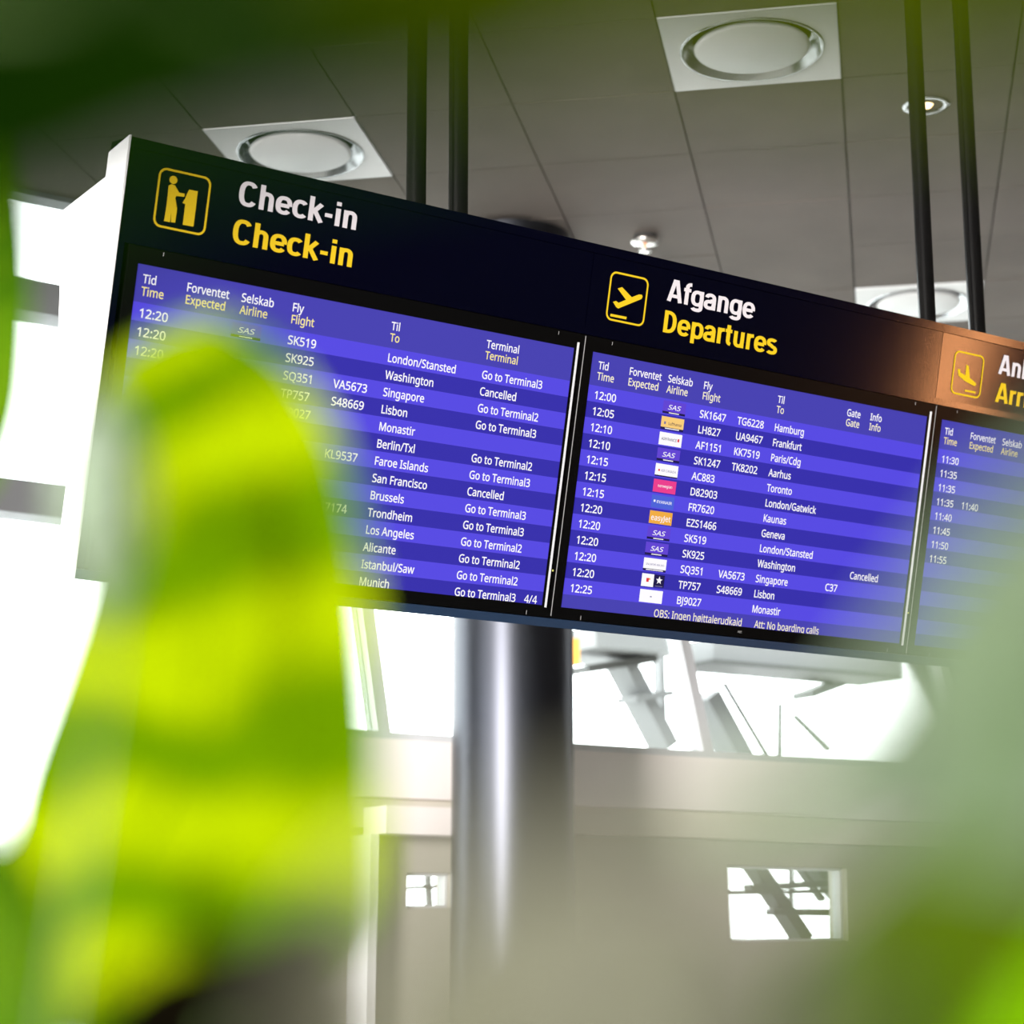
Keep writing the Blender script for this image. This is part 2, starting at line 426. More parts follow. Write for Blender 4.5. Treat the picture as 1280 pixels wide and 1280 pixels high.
'c':'385;241,-8 187,-2 139,15 99,45 69,87 55,123 47,165 44,213 47,262 56,305 71,342 102,385 142,415 191,432 245,438 278,436 309,431 336,424 358,415 337,356 292,370 267,374 244,376 204,371 172,358 148,335 131,303 120,263 117,213 120,166 131,126 148,94 172,71 202,58 240,53 273,55 302,60 328,68 351,78 351,15 328,5 304,-2 275,-7',
'd':'493;221,-8 171,-2 128,17 92,48 65,91 49,146 44,214 49,282 66,338 93,381 128,413 171,432 221,438 253,436 280,429 303,420 323,407 340,391 354,374 359,374 356,405 354,438 354,609 425,609 425,0 368,0 358,58 354,58 340,40 323,24 303,11 279,1 252,-6|232,51 290,60 328,88 348,135 355,200 355,213 352,263 343,304 329,336 291,369 231,379 181,368 146,334 130,300 120,260 117,213 120,165 130,125 146,93 181,61',
'e':'452;234,438 286,432 329,414 364,385 390,346 406,299 411,244 411,201 117,201 127,137 154,90 197,62 254,52 293,54 327,60 359,69 392,82 392,20 359,8 327,-1 292,-6 251,-8 194,-2 143,17 101,48 70,91 56,126 47,167 44,212 47,257 55,297 68,333 96,378 134,411 181,431|233,380 188,372 154,348 130,309 119,257 338,257 335,292 326,322 312,346 292,364 266,376',
'f':'276;266,375 158,375 158,0 87,0 87,375 12,375 12,408 87,432 87,457 92,507 104,547 124,577 152,597 186,609 227,613 252,612 274,609 310,599 292,544 262,552 228,556 197,550 175,532 162,502 158,458 158,430 266,430',
'g':'493;221,438 261,434 297,422 329,402 355,373 359,373 369,430 425,430 425,-7 420,-63 404,-109 378,-146 341,-172 293,-187 233,-192 188,-191 147,-186 110,-177 78,-165 78,-100 111,-114 149,-125 191,-132 237,-134 286,-126 324,-101 347,-63 355,-13 355,4 356,32 358,57 354,57 329,28 299,8 263,-4 221,-8 170,-2 126,18 91,51 65,95 49,149 44,214 49,278 65,332 91,377 126,411 169,431|230,379 197,374 169,359 147,336 130,303 120,262 117,213 120,165 130,124 146,92 182,60 232,50 262,52 288,58 309,69 326,85 340,105 349,131 354,161 356,197 356,214 353,267 343,309 326,340 302,362 270,374',
'h':'495;139,431 138,399 135,370 140,370 155,391 174,407 196,420 221,429 247,435 273,437 321,433 360,421 391,400 413,370 426,330 431,280 431,0 361,0 361,275 355,321 338,353 308,372 265,379 222,374 189,360 166,338 150,308 142,269 139,222 139,0 68,0 68,609 139,609',
'i':'207;139,430 139,0 68,0 68,430|104,591 119,588 133,580 142,566 145,546 142,526 133,512 119,504 104,501 88,504 75,512 66,526 63,546 66,566 75,580 88,588',
'j':'207;18,-192 -18,-190 -44,-183 -44,-126 -19,-132 9,-134 32,-130 51,-120 64,-100 68,-67 68,430 139,430 139,-64 136,-101 126,-133 110,-159 87,-177 56,-189|63,546 66,566 75,580 88,588 104,591 119,588 133,580 142,566 145,546 142,526 133,512 119,504 104,501 88,504 75,512 66,526',
'k':'428;138,291 137,257 135,221 138,221 152,240 172,264 189,285 326,430 409,430 235,246 421,0 336,0 187,200 138,158 138,0 68,0 68,609 138,609',
'l':'207;139,0 68,0 68,609 139,609',
'm':'749;540,438 603,429 649,401 669,371 681,330 685,280 685,0 615,0 615,277 610,321 594,353 567,372 528,379 474,369 438,342 418,298 411,237 411,0 342,0 342,277 339,308 332,333 320,353 303,367 281,376 253,379 215,374 185,360 164,338 150,308 141,269 139,223 139,0 68,0 68,430 125,430 136,371 140,371 155,392 173,409 194,422 217,431 241,436 266,438 312,433 349,420 378,398 398,366 402,366 427,398 461,420 499,433',
'n':'495;275,438 322,434 361,421 391,401 413,371 426,330 431,280 431,0 361,0 361,275 355,321 338,353 308,372 265,379 204,368 166,338 146,289 139,223 139,0 68,0 68,430 125,430 136,371 140,371 156,392 175,409 198,422 222,431 248,436',
'o':'485;442,216 438,165 428,121 411,82 388,51 359,25 324,7 285,-4 241,-8 200,-4 163,7 129,25 100,51 77,82 59,121 48,165 44,216 47,261 55,301 68,336 97,380 137,412 186,431 244,438 299,431 347,412 387,380 417,336 431,301 439,261|117,216 120,169 130,128 147,95 172,71 203,56 243,51 282,56 314,71 339,95 356,128 366,169 369,216 365,263 355,303 338,335 314,359 282,374 242,379 185,368 147,335 130,303 120,263',
'p':'493;273,438 322,432 365,413 401,383 428,339 444,284 449,216 447,170 439,129 427,93 401,49 365,17 322,-2 272,-8 241,-6 213,1 190,11 170,24 153,38 139,55 134,55 137,20 139,-16 139,-192 68,-192 68,430 126,430 136,371 139,371 153,389 170,405 189,419 213,429 240,436|260,379 221,374 190,362 167,342 152,313 142,275 139,229 139,216 142,167 150,126 165,93 188,70 220,55 261,51 297,56 326,72 348,98 364,131 373,171 376,217 373,262 363,302 348,334 311,367',
'r':'331;269,438 295,437 319,433 310,368 287,372 264,374 240,371 217,363 195,351 176,334 161,313 149,289 141,261 139,229 139,0 68,0 68,430 126,430 134,351 137,351 152,374 170,395 191,413 214,426 240,435',
's':'384;348,119 343,80 327,49 302,24 268,6 226,-4 176,-8 135,-6 99,-1 68,8 42,19 42,83 70,71 104,60 141,52 178,49 224,53 256,66 274,86 280,112 278,128 271,141 259,154 239,167 212,180 174,196 135,212 103,228 76,245 57,266 45,292 41,324 52,372 85,408 118,425 157,435 202,438 240,436 275,430 308,421 339,409 315,353 287,363 258,372 228,378 197,380 159,377 131,366 114,350 108,328 111,312 119,298 133,286 154,274 182,261 219,246 257,231 289,215 314,197 333,176 344,150',
't':'289;212,50 245,53 272,59 272,5 258,0 240,-4 200,-8 167,-5 138,4 112,20 91,44 78,79 74,125 74,375 13,375 13,409 75,437 103,528 144,528 144,430 269,430 269,375 144,375 144,127 149,93 163,69 185,54',
'u':'495;427,430 427,0 370,0 359,57 356,57 340,36 321,20 298,8 273,-1 247,-6 220,-8 173,-4 134,8 103,29 81,59 68,99 63,148 63,430 135,430 135,153 141,108 158,76 188,57 230,51 273,55 306,69 330,91 345,121 354,160 357,206 357,430',
'v':'407;163,0 0,430 75,430 167,176 180,137 193,96 201,63 204,63 214,96 227,138 241,176 332,430 407,430 244,0',
'w':'630;346,243 336,276 328,308 321,335 316,357 313,357 308,335 302,307 294,275 284,242 207,1 127,1 9,431 82,431 141,201 153,154 163,109 169,73 172,73 178,97 185,128 193,160 201,188 277,431 354,431 428,188 440,149 451,109 457,74 460,74 466,108 477,153 489,201 549,431 621,431 502,1 419,1',
'x':'424;170,220 22,430 102,430 213,268 322,430 402,430 253,220 410,0 330,0 213,172 94,0 14,0',
'y':'409;1,430 76,430 169,185 184,144 196,105 205,68 209,68 224,121 245,186 333,430 409,430 224,-59 207,-97 188,-130 165,-156 138,-176 106,-188 67,-192 34,-190 9,-186 9,-130 30,-133 56,-135 79,-132 99,-126 116,-114 130,-99 142,-80 152,-59 174,-2',
'ø':'485;442,216 439,170 431,130 417,94 388,50 348,18 299,-2 241,-8 213,-6 186,-1 161,7 138,18 106,-26 59,5 95,55 73,86 57,124 47,167 44,216 50,281 68,336 98,380 138,412 187,431 244,438 273,436 300,430 325,421 349,409 380,454 427,423 391,373 412,342 428,305 438,263|117,216 118,186 121,159 127,135 136,113 313,358 298,367 281,373 262,377 242,379 185,368 147,335 130,303 120,263|369,216 368,244 364,270 358,294 350,314 174,69 189,61 205,55 224,52 243,51 282,56 314,71 339,95 356,128 366,169'}



def fatten(pts, d):
    """move a glyph contour outwards by d (holes run the other way round and shrink)"""
    if not d:
        return pts
    n = len(pts)
    out = []
    for i in range(n):
        p, a, q = Vector(pts[i]), Vector(pts[i - 1]), Vector(pts[(i + 1) % n])
        e1, e2 = p - a, q - p
        e1 = e1.normalized() if e1.length > 1e-6 else e2.normalized()
        e2 = e2.normalized() if e2.length > 1e-6 else e1
        n1, n2 = Vector((e1.y, -e1.x)), Vector((e2.y, -e2.x))
        s = n1 + n2
        s = s / max(0.5, s.length_squared) * 2 if s.length > 1e-6 else n1
        s = s.normalized() * min(s.length, 1.8)
        out.append((p.x + SIGN * s.x * d, p.y + SIGN * s.y * d))
    return out


SIGN = -1


GLYPH_CACHE = {}


def glyph_mesh(ch, offset):
    """filled outline of one character in units of its size"""
    key = (ch, offset)
    if key not in GLYPH_CACHE:
        adv, _, body = G[ch].partition(';')
        loops, co, ed = [], [], []
        for part in body.split('|'):
            if not part:
                continue
            pts = fatten([tuple(int(k) for k in q.split(',')) for q in part.split()], offset * 1000)
            pts = [(a / 1000, b / 1000) for a, b in pts]
            n = len(co)
            co += [Vector(p) for p in pts]
            ed += [(n + i, n + (i + 1) % len(pts)) for i in range(len(pts))]
            loops.append(pts)
        vs, fs = [], []
        if co:
            rv, _, rf, *_ = delaunay_2d_cdt(co, ed, [], 0, 1e-5)
            vs = [(v.x, v.y, 0.0) for v in rv]
            for f in rf:
                x = sum(rv[k].x for k in f) / len(f)
                y = sum(rv[k].y for k in f) / len(f)
                wn = 0                                   # winding number of the triangle's middle
                for lp in loops:
                    for (xa, ya), (xb, yb) in zip(lp, lp[1:] + lp[:1]):
                        if (ya <= y) != (yb <= y):
                            if xa + (y - ya) / (yb - ya) * (xb - xa) > x:
                                wn += 1 if yb > ya else -1
                if wn:
                    fs.append(tuple(f))
        GLYPH_CACHE[key] = (vs, fs, int(adv) / 1000)
    return GLYPH_CACHE[key]


def text_geo(txt, size, offset=0.0):
    """a line of screen type -> (verts, faces, width)"""
    x, vs, fs = 0.0, [], []
    for ch in txt:
        gv, gf, adv = glyph_mesh(ch, offset)
        n = len(vs)
        vs += [((p[0] + x) * size, p[1] * size, 0) for p in gv]
        fs += [tuple(k + n for k in f) for f in gf]
        x += adv
    return vs, fs, x * size


def put_text(mb, txt, a, b, size=0.0297, m=0, c=-0.0012, width=None, slant=0.0, off=0.006):
    vs, fs, wd = text_geo(txt, size, off)
    if width:
        k = width / wd
    elif txt[0].isdigit() and ':' in txt:
        k = 1.0
    elif txt[-1].isdigit() and ' ' not in txt:
        k = 0.945
    else:
        k = 0.872
    mb.add([(a + x * k + slant * y, c, -b + y) for x, y, _ in vs], fs, m)


# heavy condensed sign lettering, drawn as strokes (cap height 1)
T_ = 0.155


def arc(cx, cy, rx, ry, a0, a1, n=14, e=2.5):
    out = []
    for i in range(n + 1):
        t = math.radians(a0 + (a1 - a0) * i / n)
        c, s = math.cos(t), math.sin(t)
        out.append((cx + rx * math.copysign(abs(c) ** (2 / e), c), cy + ry * math.copysign(abs(s) ** (2 / e), s)))
    return out


def sign_glyph(ch):
    h = T_ / 2
    X = 0.73
    stem = lambda x, y0, y1: [(x, y0), (x, y1)]
    arch = lambda x0, x1, y0=0.0: arc((x0 + x1) / 2, 0.45, (x1 - x0) / 2, X - h + .01 - 0.45, 180, 0) + [(x1, y0)]
    if ch == 'C': return [arc(.30, .5, .215, .5 - h + .01, 38, 322, 24)], .60
    if ch == 'h': return [stem(.13, 0, 1), arch(.13, .42)], .54
    if ch == 'n': return [stem(.13, 0, X), arch(.13, .42)], .54
    if ch == 'm': return [stem(.13, 0, X), arch(.13, .40), arch(.40, .67)], .79
    if ch == 'e': return [arc(.285, .365, .185, .365 - h + .01, 0, 322, 22) , [(.12, .36), (.535 - h, .36)]], .54
    if ch == 'c': return [arc(.275, .365, .18, .365 - h + .01, 42, 318, 20)], .49
    if ch == 'k': return [stem(.13, 0, 1), [(.17, .34), (.45, .74)], [(.25, .42), (.47, -.01)]], .53
    if ch == '-': return [[(.05, .36), (.29, .36)]], .34
    if ch == 'i': return [stem(.13, 0, X), stem(.13, .84, 1)], .26
    if ch == 'l': return [stem(.13, 0, 1)], .26
    if ch == 'A': return [[(.075, 0), (.27, 1)], [(.53, 0), (.335, 1)], [(.15, .26), (.46, .26)], [(.24, .93), (.365, .93)]], .61
    if ch == 'f': return [[(.16, 0), (.16, .72)] + arc(.33, .74, .17, .19, 180, 90, 8), [(.03, .665), (.32, .665)]], .33
    if ch == 'g': return [arc(.275, .38, .18, .35 - h + .01, 0, 360, 26), [(.445, X), (.445, -.02)] + arc(.275, -.02, .17, .13, 0, -160, 12)], .54
    if ch == 'a': return [[(.425, 0), (.425, .47)] + arc(.265, .47, .16, X - h - .46, 0, 165, 12), arc(.25, .215, .165, .215 - h + .01, 60, 380, 20), [(.28, .40), (.42, .42)]], .53
    if ch == 'D': return [stem(.14, 0, 1), [(.14, h), (.22, h)] + arc(.22, .5, .27, .5 - h, -90, 90, 18) + [(.14, 1 - h)]], .60
    if ch == 'p': return [stem(.13, -.24, X), arc(.30, .365, .175, .365 - h + .01, 180, 540, 26)], .55
    if ch == 'r': return [stem(.13, 0, X), arc(.33, .45, .20, X - h + .01 - .45, 180, 88, 8)], .36
    if ch == 't': return [[(.15, .93), (.15, .24)] + arc(.29, .24, .14, .24 - h + .01, 180, 265, 8), [(.02, .665), (.30, .665)]], .33
    if ch == 'u': return [[(.13, X), (.13, .28)] + arc(.275, .28, .145, .28 - h + .01, 180, 360, 14) + [(.42, .30)], stem(.42, 0, X)], .55
    if ch == 's': return [arc(.25, .535, .155, .125, 30, 260, 14) + arc(.25, .205, .165, .14, 80, -150, 14)], .48
    if ch == 'o': return [arc(.285, .365, .185, .365 - h + .01, 0, 360, 26)], .56
    if ch == 'v': return [[(.08, X), (.235, 0)], [(.41, X), (.255, 0)]], .49
    return [], .25


def ribbon(path, t):
    closed = (Vector(path[0]) - Vector(path[-1])).length < 1e-5
    n = len(path)
    vs, fs = [], []
    for i, p in enumerate(path):
        if closed:
            a, b = path[(i - 1) % (n - 1)], path[(i + 1) % (n - 1)]
        else:
            a, b = path[max(0, i - 1)], path[min(n - 1, i + 1)]
        d = Vector((b[0] - a[0], b[1] - a[1])).normalized()
        nx, ny = -d.y * t / 2, d.x * t / 2
        vs += [(p[0] + nx, p[1] + ny), (p[0] - nx, p[1] - ny)]
    for i in range(n - 1):
        fs.append((2 * i, 2 * i + 1, 2 * i + 3, 2 * i + 2))
    return vs, fs


def put_sign_text(mb, txt, a0, a1, b, cap, m=0, c=-0.0012):
    x, parts = 0, []
    for ch in txt:
        st, adv = sign_glyph(ch)
        for path in st:
            vs, fs = ribbon(path, T_)
            parts.append(([(x + p[0], p[1]) for p in vs], fs))
        x += adv
    lo = min(p[0] for vs, _ in parts for p in vs)
    hi = max(p[0] for vs, _ in parts for p in vs)
    k = (a1 - a0) / (hi - lo)
    for j, (vs, fs) in enumerate(parts):
        n = len(vs)
        cc = c - 0.00003 * (j % 5)
        mb.add([(a0 + (p[0] - lo) * k, cc, -b + p[1] * cap) for p in vs], fs, m)


# ------------------------------------------------------------------ the room shell
H_CEIL = 1.55 + 3.014073
GY = -0.1853237
G1 = Vector((math.cos(GY), math.sin(GY), 0))
G2 = Vector((-math.sin(GY), math.cos(GY), 0))
G0 = Vector((0.4825801, 6.1359969, H_CEIL))
YAW, TILT = 0.5826571, 0.2319201
R_ = Vector((math.cos(YAW), math.sin(YAW), 0))
NW = Vector((math.sin(YAW), -math.cos(YAW), 0))       # from the glass wall towards the hall
WP = hit(60, 241, G0, Vector((0, 0, 1)))
WP.z = 0


def wall_sz(px, py, off=0.0):
    p = hit(px, py, WP + NW * off, NW)
    return (p - WP).dot(R_), p.z


def wall_pt(s, z, off=0.0):
    p = WP + R_ * s + NW * off
    return Vector((p.x, p.y, z))


def wall_box(mb, s0, s1, z0, z1, o0, o1, m=0):
    vs = [wall_pt(s, z, o) for s in (s0, s1) for o in (o0, o1) for z in (z0, z1)]
    mb.add(vs, [(0, 1, 3, 2), (4, 6, 7, 5), (0, 4, 5, 1), (2, 3, 7, 6), (0, 2, 6, 4), (1, 5, 7, 3)], m)
    return mb


S_L, S_R = -7.0, 11.0
s_split = wall_sz(392, 850)[0]

mb = MB()
p0, p1 = wall_pt(S_L, 0), wall_pt(S_R, 0)
q = [Vector((-9, -9, 0)), Vector((8, -9, 0)), Vector((8, p1.y, 0)), p1, p0, Vector((-9, p0.y, 0))]
mb.add([(p.x, p.y, 0) for p in q] + [(p.x, p.y, -0.2) for p in q],
       [range(6), [11, 10, 9, 8, 7, 6]] + [(i, (i + 1) % 6, (i + 1) % 6 + 6, i + 6) for i in range(6)])
tag(mb.build('floor', MAT['floor']), kind='structure')

mb = MB()
mb.box(-60, 60, -60, 80, -0.6, -0.25)
tag(mb.build('ground', MAT['apron']), kind='structure')

# suspended ceiling: square tiles with open joints below a dark void
mb = MB()
vent_cells = [(0, 0), (-3, 1), (1, 5)]


def in_hall(p):
    return (p - WP).dot(NW) > 0.0


for i in range(-17, 14):
    for j in range(-24, 12):
        if (i, j) in vent_cells:
            continue
        g = 0.0028
        cs = [G0 + G1 * ((i + a) * 0.6) + G2 * ((j + b) * 0.6) for a, b in ((0, 0), (1, 0), (1, 1), (0, 1))]
        ctr = sum(cs, Vector()) / 4
        if ctr.x < -9 or ctr.x > 8.2 or ctr.y < -9:
            continue
        ins = [ctr + (c - ctr) * (1 - g / 0.3) for c in cs]
        poly = []
        for k in range(4):
            a, b = ins[k], ins[(k + 1) % 4]
            da, db = (a - WP).dot(NW), (b - WP).dot(NW)
            if da > 0: poly.append(a)
            if da * db < 0: poly.append(a + (b - a) * (da / (da - db)))
        if len(poly) < 3:
            continue
        dz = random.uniform(-0.0012, 0.0012)
        n = len(poly)
        mb.add([(p.x, p.y, H_CEIL + dz) for p in poly] + [(p.x, p.y, H_CEIL + 0.02) for p in poly],
               [list(range(n)), list(range(2 * n - 1, n - 1, -1))] + [(k, (k + 1) % n, (k + 1) % n + n, k + n) for k in range(n)])
qq = [Vector((-9, -9, 0)), Vector((8, -9, 0)), Vector((8, p1.y, 0)), p1, p0, Vector((-9, p0.y, 0))]
z0 = H_CEIL + 0.05
mb.add([(p.x, p.y, z0) for p in qq] + [(p.x, p.y, z0 + 0.3) for p in qq],
       [range(6), [11, 10, 9, 8, 7, 6]] + [(i, (i + 1) % 6, (i + 1) % 6 + 6, i + 6) for i in range(6)], 1)
tag(mb.build('ceiling', [MAT['tile'], MAT['backing']]), kind='structure')

mb = MB()
mb.box(8.0, 8.2, -9, p1.y + 0.5, 0, H_CEIL + 0.3)  # unseen wall, put in dark for the reflection on the column's right side
tag(mb.build('wall_right', MAT['wall_dark']), kind='structure')
mb = MB()
mb.box(-4.0, 8.2, -9.2, -9.0, 2.25, H_CEIL + 0.3)  # unseen wall; solid and open parts shaped for dark reflections and fascia light
mb.box(1.0, 8.2, -9.2, -9.0, 0, 2.25)
tag(mb.build('wall_back', MAT['wall_dark']), kind='structure')

# glass wall, left bay: tall panes with cross rails
zt1 = [wall_sz(45, 358)[1], wall_sz(45, 398)[1]]
zt2 = [wall_sz(20, 613)[1], wall_sz(20, 646)[1]]
step = zt1[1] - zt2[1]
GL = glass_mat()
wl = empty('window_1', wall_pt(S_L, 0))
tag(wl, kind='structure')
fr = MB()
zz = zt1[0]
hh = zt1[0] - zt1[1]
for _ in range(2):
    wall_box(fr, S_L, s_split, zz - hh, zz, -0.08, 0.08)
    zz -= step
wall_box(fr, S_L, s_split, H_CEIL - 0.02, H_CEIL + 0.3, -0.10, 0.0)
wall_box(fr, S_L, s_split, 0, 0.12, -0.10, 0.08)
s_a = wall_sz(452, 840)[0]
for s in (S_L + 0.05, -4.2, -2.1, wall_sz(-60, 300)[0]):
    wall_box(fr, s - 0.05, s + 0.05, 0.12, H_CEIL, -0.09, 0.07)
put_world(fr.build('window_frame', MAT['frame']), wl)
gp = MB()
wall_box(gp, S_L, s_split, 0.12, H_CEIL, -0.012, 0.0)
put_world(gp.build('glass_pane', GL), wl)

# glass wall, right bay: panes leaning outwards at the top, above a plastered fascia
z_sill = wall_sz(780, 938)[1]
z_f1 = wall_sz(800, 1012)[1]
z_f2 = wall_sz(800, 1046)[1]
LEAN = 0.29
z_top = H_CEIL + 0.25


def slant_pt(s, z, off=0.0):
    return wall_pt(s, z, off - (z - z_sill) * LEAN)


def slant_box(mb, s0, s1, z0, z1, o0, o1, m=0):
    vs = [slant_pt(s, z, o) for s in (s0, s1) for o in (o0, o1) for z in (z0, z1)]
    mb.add(vs, [(0, 1, 3, 2), (4, 6, 7, 5), (0, 4, 5, 1), (2, 3, 7, 6), (0, 2, 6, 4), (1, 5, 7, 3)], m)


wr = empty('window_2', wall_pt(s_split, z_sill))
tag(wr, kind='structure')
fr = MB()
s_m1, s_m2 = wall_sz(478, 912)[0], wall_sz(882, 937)[0]
for s in (s_m1, s_m2, 2 * s_m2 - s_m1, 3 * s_m2 - 2 * s_m1):
    slant_box(fr, s - 0.05, s + 0.012, z_sill, z_top, -0.05, 0.05)
slant_box(fr, s_split, S_R, z_sill - 0.02, z_sill + 0.012, -0.05, 0.06)
slant_box(fr, s_split, S_R, z_top - 0.06, z_top, -0.05, 0.06)
put_world(fr.build('window_frame', MAT['frame_light']), wr)
gp = MB()
slant_box(gp, s_split, S_R, z_sill, z_top, -0.012, 0.0)
put_world(gp.build('glass_pane', GL), wr)
mb = MB()
top = [wall_pt(s_split, z_top, 0), wall_pt(S_R, z_top, 0), wall_pt(S_R, z_top, -1.0), wall_pt(s_split, z_top, -1.0)]
mb.add(top + [p + Vector((0, 0, 0.1)) for p in top],
       [range(4), (7, 6, 5, 4)] + [(i, (i + 1) % 4, (i + 1) % 4 + 4, i + 4) for i in range(4)])
tag(mb.build('trim_1', MAT['white']), kind='structure')

mb = MB()
wall_box(mb, s_split, S_R, z_f1, z_sill - 0.02, -0.25, 0.06)
tag(mb.build('wall_far_fascia', MAT['fascia']), kind='structure')
mb = MB()
wall_box(mb, s_split, S_R, z_f2, z_f1, -0.25, 0.0)
tag(mb.build('wall_far_band', pbr('band_paint', (0.62, 0.58, 0.50), 0.6)), kind='structure')

# lower wall with two openings
holes = []
for (x0, y0, x1, y1) in ((920, 1081, 1072, 1178), (518, 1091, 575, 1136)):
    sa, za = wall_sz(x0, y0)
    sb, zb = wall_sz(x1, y1)
    holes.append((sa, sb, zb, za))
holes.sort()
mb = MB()
cur = s_split
for (sa, sb, zb, za) in holes:
    wall_box(mb, cur, sa, 0, z_f2, -0.2, -0.06)
    wall_box(mb, sa, sb, 0, zb, -0.2, -0.06)
    wall_box(mb, sa, sb, za, z_f2, -0.2, -0.06)
    cur = sb
wall_box(mb, cur, S_R, 0, z_f2, -0.2, -0.06)
tag(mb.build('wall_far_lower', MAT['lower']), kind='structure')
for k, (sa, sb, zb, za) in enumerate(holes):
    o = empty('window_%d' % (3 + k), wall_pt(sa, zb, -0.1))
    tag(o, kind='structure')
    fr = MB()
    t = 0.012
    wall_box(fr, sa, sb, za - t, za, -0.16, -0.10)
    wall_box(fr, sa, sb, zb, zb + t, -0.16, -0.10)
    wall_box(fr, sa, sa + t, zb, za, -0.16, -0.10)
    wall_box(fr, sb - t, sb, zb, za, -0.16, -0.10)
    put_world(fr.build('window_frame', MAT['frame_light']), o)
    gp = MB()
    wall_box(gp, sa, sb, zb, za, -0.135, -0.13)
    put_world(gp.build('glass_pane', GL), o)

# boxed-out end of the fascia with a white corner post below
s0, z1 = wall_sz(482, 1007, 0.2)
s1, z2 = wall_sz(600, 1046, 0.2)
mb = MB()
wall_box(mb, s0, s1, z2, z1, 0.0, 0.2)
tag(mb.build('trim_2', MAT['fascia']), kind='structure')
mb = MB()
wall_box(mb, s0 - 0.03, s0 + 0.012, 0, z2, -0.06, 0.12)
tag(mb.build('trim_3', MAT['white']), kind='structure')

# ------------------------------------------------------------------ column
wall_dist = hit(641, 900, WP, NW)
c_y = wall_dist.y - 0.75
cc = CAM + px_ray(641, 800) * ((c_y) / px_ray(641, 800).y)
depth_c = (cc - CAM).dot(FWD)
c_r = 75.5 / F_PX * depth_c
col = empty('column', (cc.x, cc.y, 0))
tag(col, kind='structure')
mb = MB()
mb.lathe([(c_r, 0.0), (c_r, H_CEIL - 0.02)], n=72)
o = mb.build('column_shaft', MAT['steel'], col)
mb = MB()
mb.lathe([(c_r, 0.0), (c_r + 0.03, 0.0), (c_r + 0.03, 0.12), (c_r, 0.13)], n=72)
mb.build('column_base', MAT['pole'], col)

# ------------------------------------------------------------------ outside: steel canopy
def outdoor_bar(name, a, b, wpx, off, mat, parent, deep=0.25):
    pa, pb = hit(a[0], a[1], WP + NW * off, NW), hit(b[0], b[1], WP + NW * off, NW)
    dd = ((pa + pb) / 2 - CAM).dot(FWD)
    m = MB()
    m.bar(pa, pb, deep, wpx / F_PX * dd, up=tuple(NW.cross((pb - pa).normalized())))
    ob = m.build(name, mat)
    return put_world(ob, parent)


cn = empty('steel_canopy', wall_pt(4.0, 0, -4.0))
tag(cn, 'pale grey steel roof structure outside, seen through the glass right of the column', 'canopy')
D = lambda X, Y: (680 + X / 2.1333, 760 + Y / 2.1333)
outdoor_bar('roof_slab', D(40, 95), D(285, 112), 26, -4.0, MAT['outdoor'], cn, 0.9)
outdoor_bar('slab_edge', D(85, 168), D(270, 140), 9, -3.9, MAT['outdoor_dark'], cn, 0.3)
outdoor_bar('brace', D(205, 150), D(320, 370), 18, -4.2, MAT['outdoor'], cn)
outdoor_bar('tie_bar', D(220, 245), D(320, 230), 8, -4.1, MAT['outdoor'], cn)
outdoor_bar('roof_beam', D(395, 118), D(900, 172), 26, -4.0, MAT['outdoor'], cn, 0.5)
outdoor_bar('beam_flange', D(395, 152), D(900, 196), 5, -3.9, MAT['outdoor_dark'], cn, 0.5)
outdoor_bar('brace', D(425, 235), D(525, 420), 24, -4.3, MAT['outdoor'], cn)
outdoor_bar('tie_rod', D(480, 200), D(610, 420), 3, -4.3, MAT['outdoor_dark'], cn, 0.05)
outdoor_bar('tie_rod', D(630, 255), D(630, 420), 3, -4.2, MAT['outdoor'], cn, 0.05)
outdoor_bar('brace', D(690, 235), D(800, 195), 8, -4.2, MAT['outdoor'], cn)
outdoor_bar('tie_rod', D(670, 290), D(760, 380), 4, -4.2, MAT['outdoor_dark'], cn, 0.05)
outdoor_bar('post', D(305, 80), D(318, 560), 7, -4.4, MAT['outdoor'], cn, 0.1)
og = MB()
pa = hit(719, 815, WP + NW * -3.5, NW)
og.box(pa.x - 0.04, pa.x + 0.03, pa.y - 0.03, pa.y + 0.03, pa.z - 0.09, pa.z + 0.09)
put_world(og.build('orange_marker', MAT['orange']), cn)

lt = empty('lattice_frame', wall_pt(4.5, 0, -2.5))
tag(lt, 'grey crossing steel lattice outside, seen through the small low window', 'lattice')
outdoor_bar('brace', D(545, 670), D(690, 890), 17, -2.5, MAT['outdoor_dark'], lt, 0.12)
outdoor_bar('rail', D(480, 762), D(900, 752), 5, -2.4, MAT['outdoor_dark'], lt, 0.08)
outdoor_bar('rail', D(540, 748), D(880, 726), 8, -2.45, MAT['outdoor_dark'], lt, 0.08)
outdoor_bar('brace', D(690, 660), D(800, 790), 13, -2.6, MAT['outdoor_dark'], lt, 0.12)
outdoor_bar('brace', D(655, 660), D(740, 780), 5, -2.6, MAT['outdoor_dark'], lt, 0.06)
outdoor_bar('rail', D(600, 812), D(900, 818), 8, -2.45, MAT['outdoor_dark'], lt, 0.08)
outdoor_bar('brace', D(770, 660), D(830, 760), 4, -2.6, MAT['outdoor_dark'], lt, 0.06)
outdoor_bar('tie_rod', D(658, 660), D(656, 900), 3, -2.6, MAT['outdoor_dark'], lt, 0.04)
lt2 = empty('crossing_rails', wall_pt(1.4, 0, -2.5))
tag(lt2, 'thin grey crossing rails outside, seen through the tiny low window left of the column', 'rails')
outdoor_bar('rail', (505, 1111), (590, 1108), 4, -2.5, MAT['outdoor_dark'], lt2, 0.06)
outdoor_bar('rail', (534, 1080), (538, 1140), 3, -2.5, MAT['outdoor_dark'], lt2, 0.06)

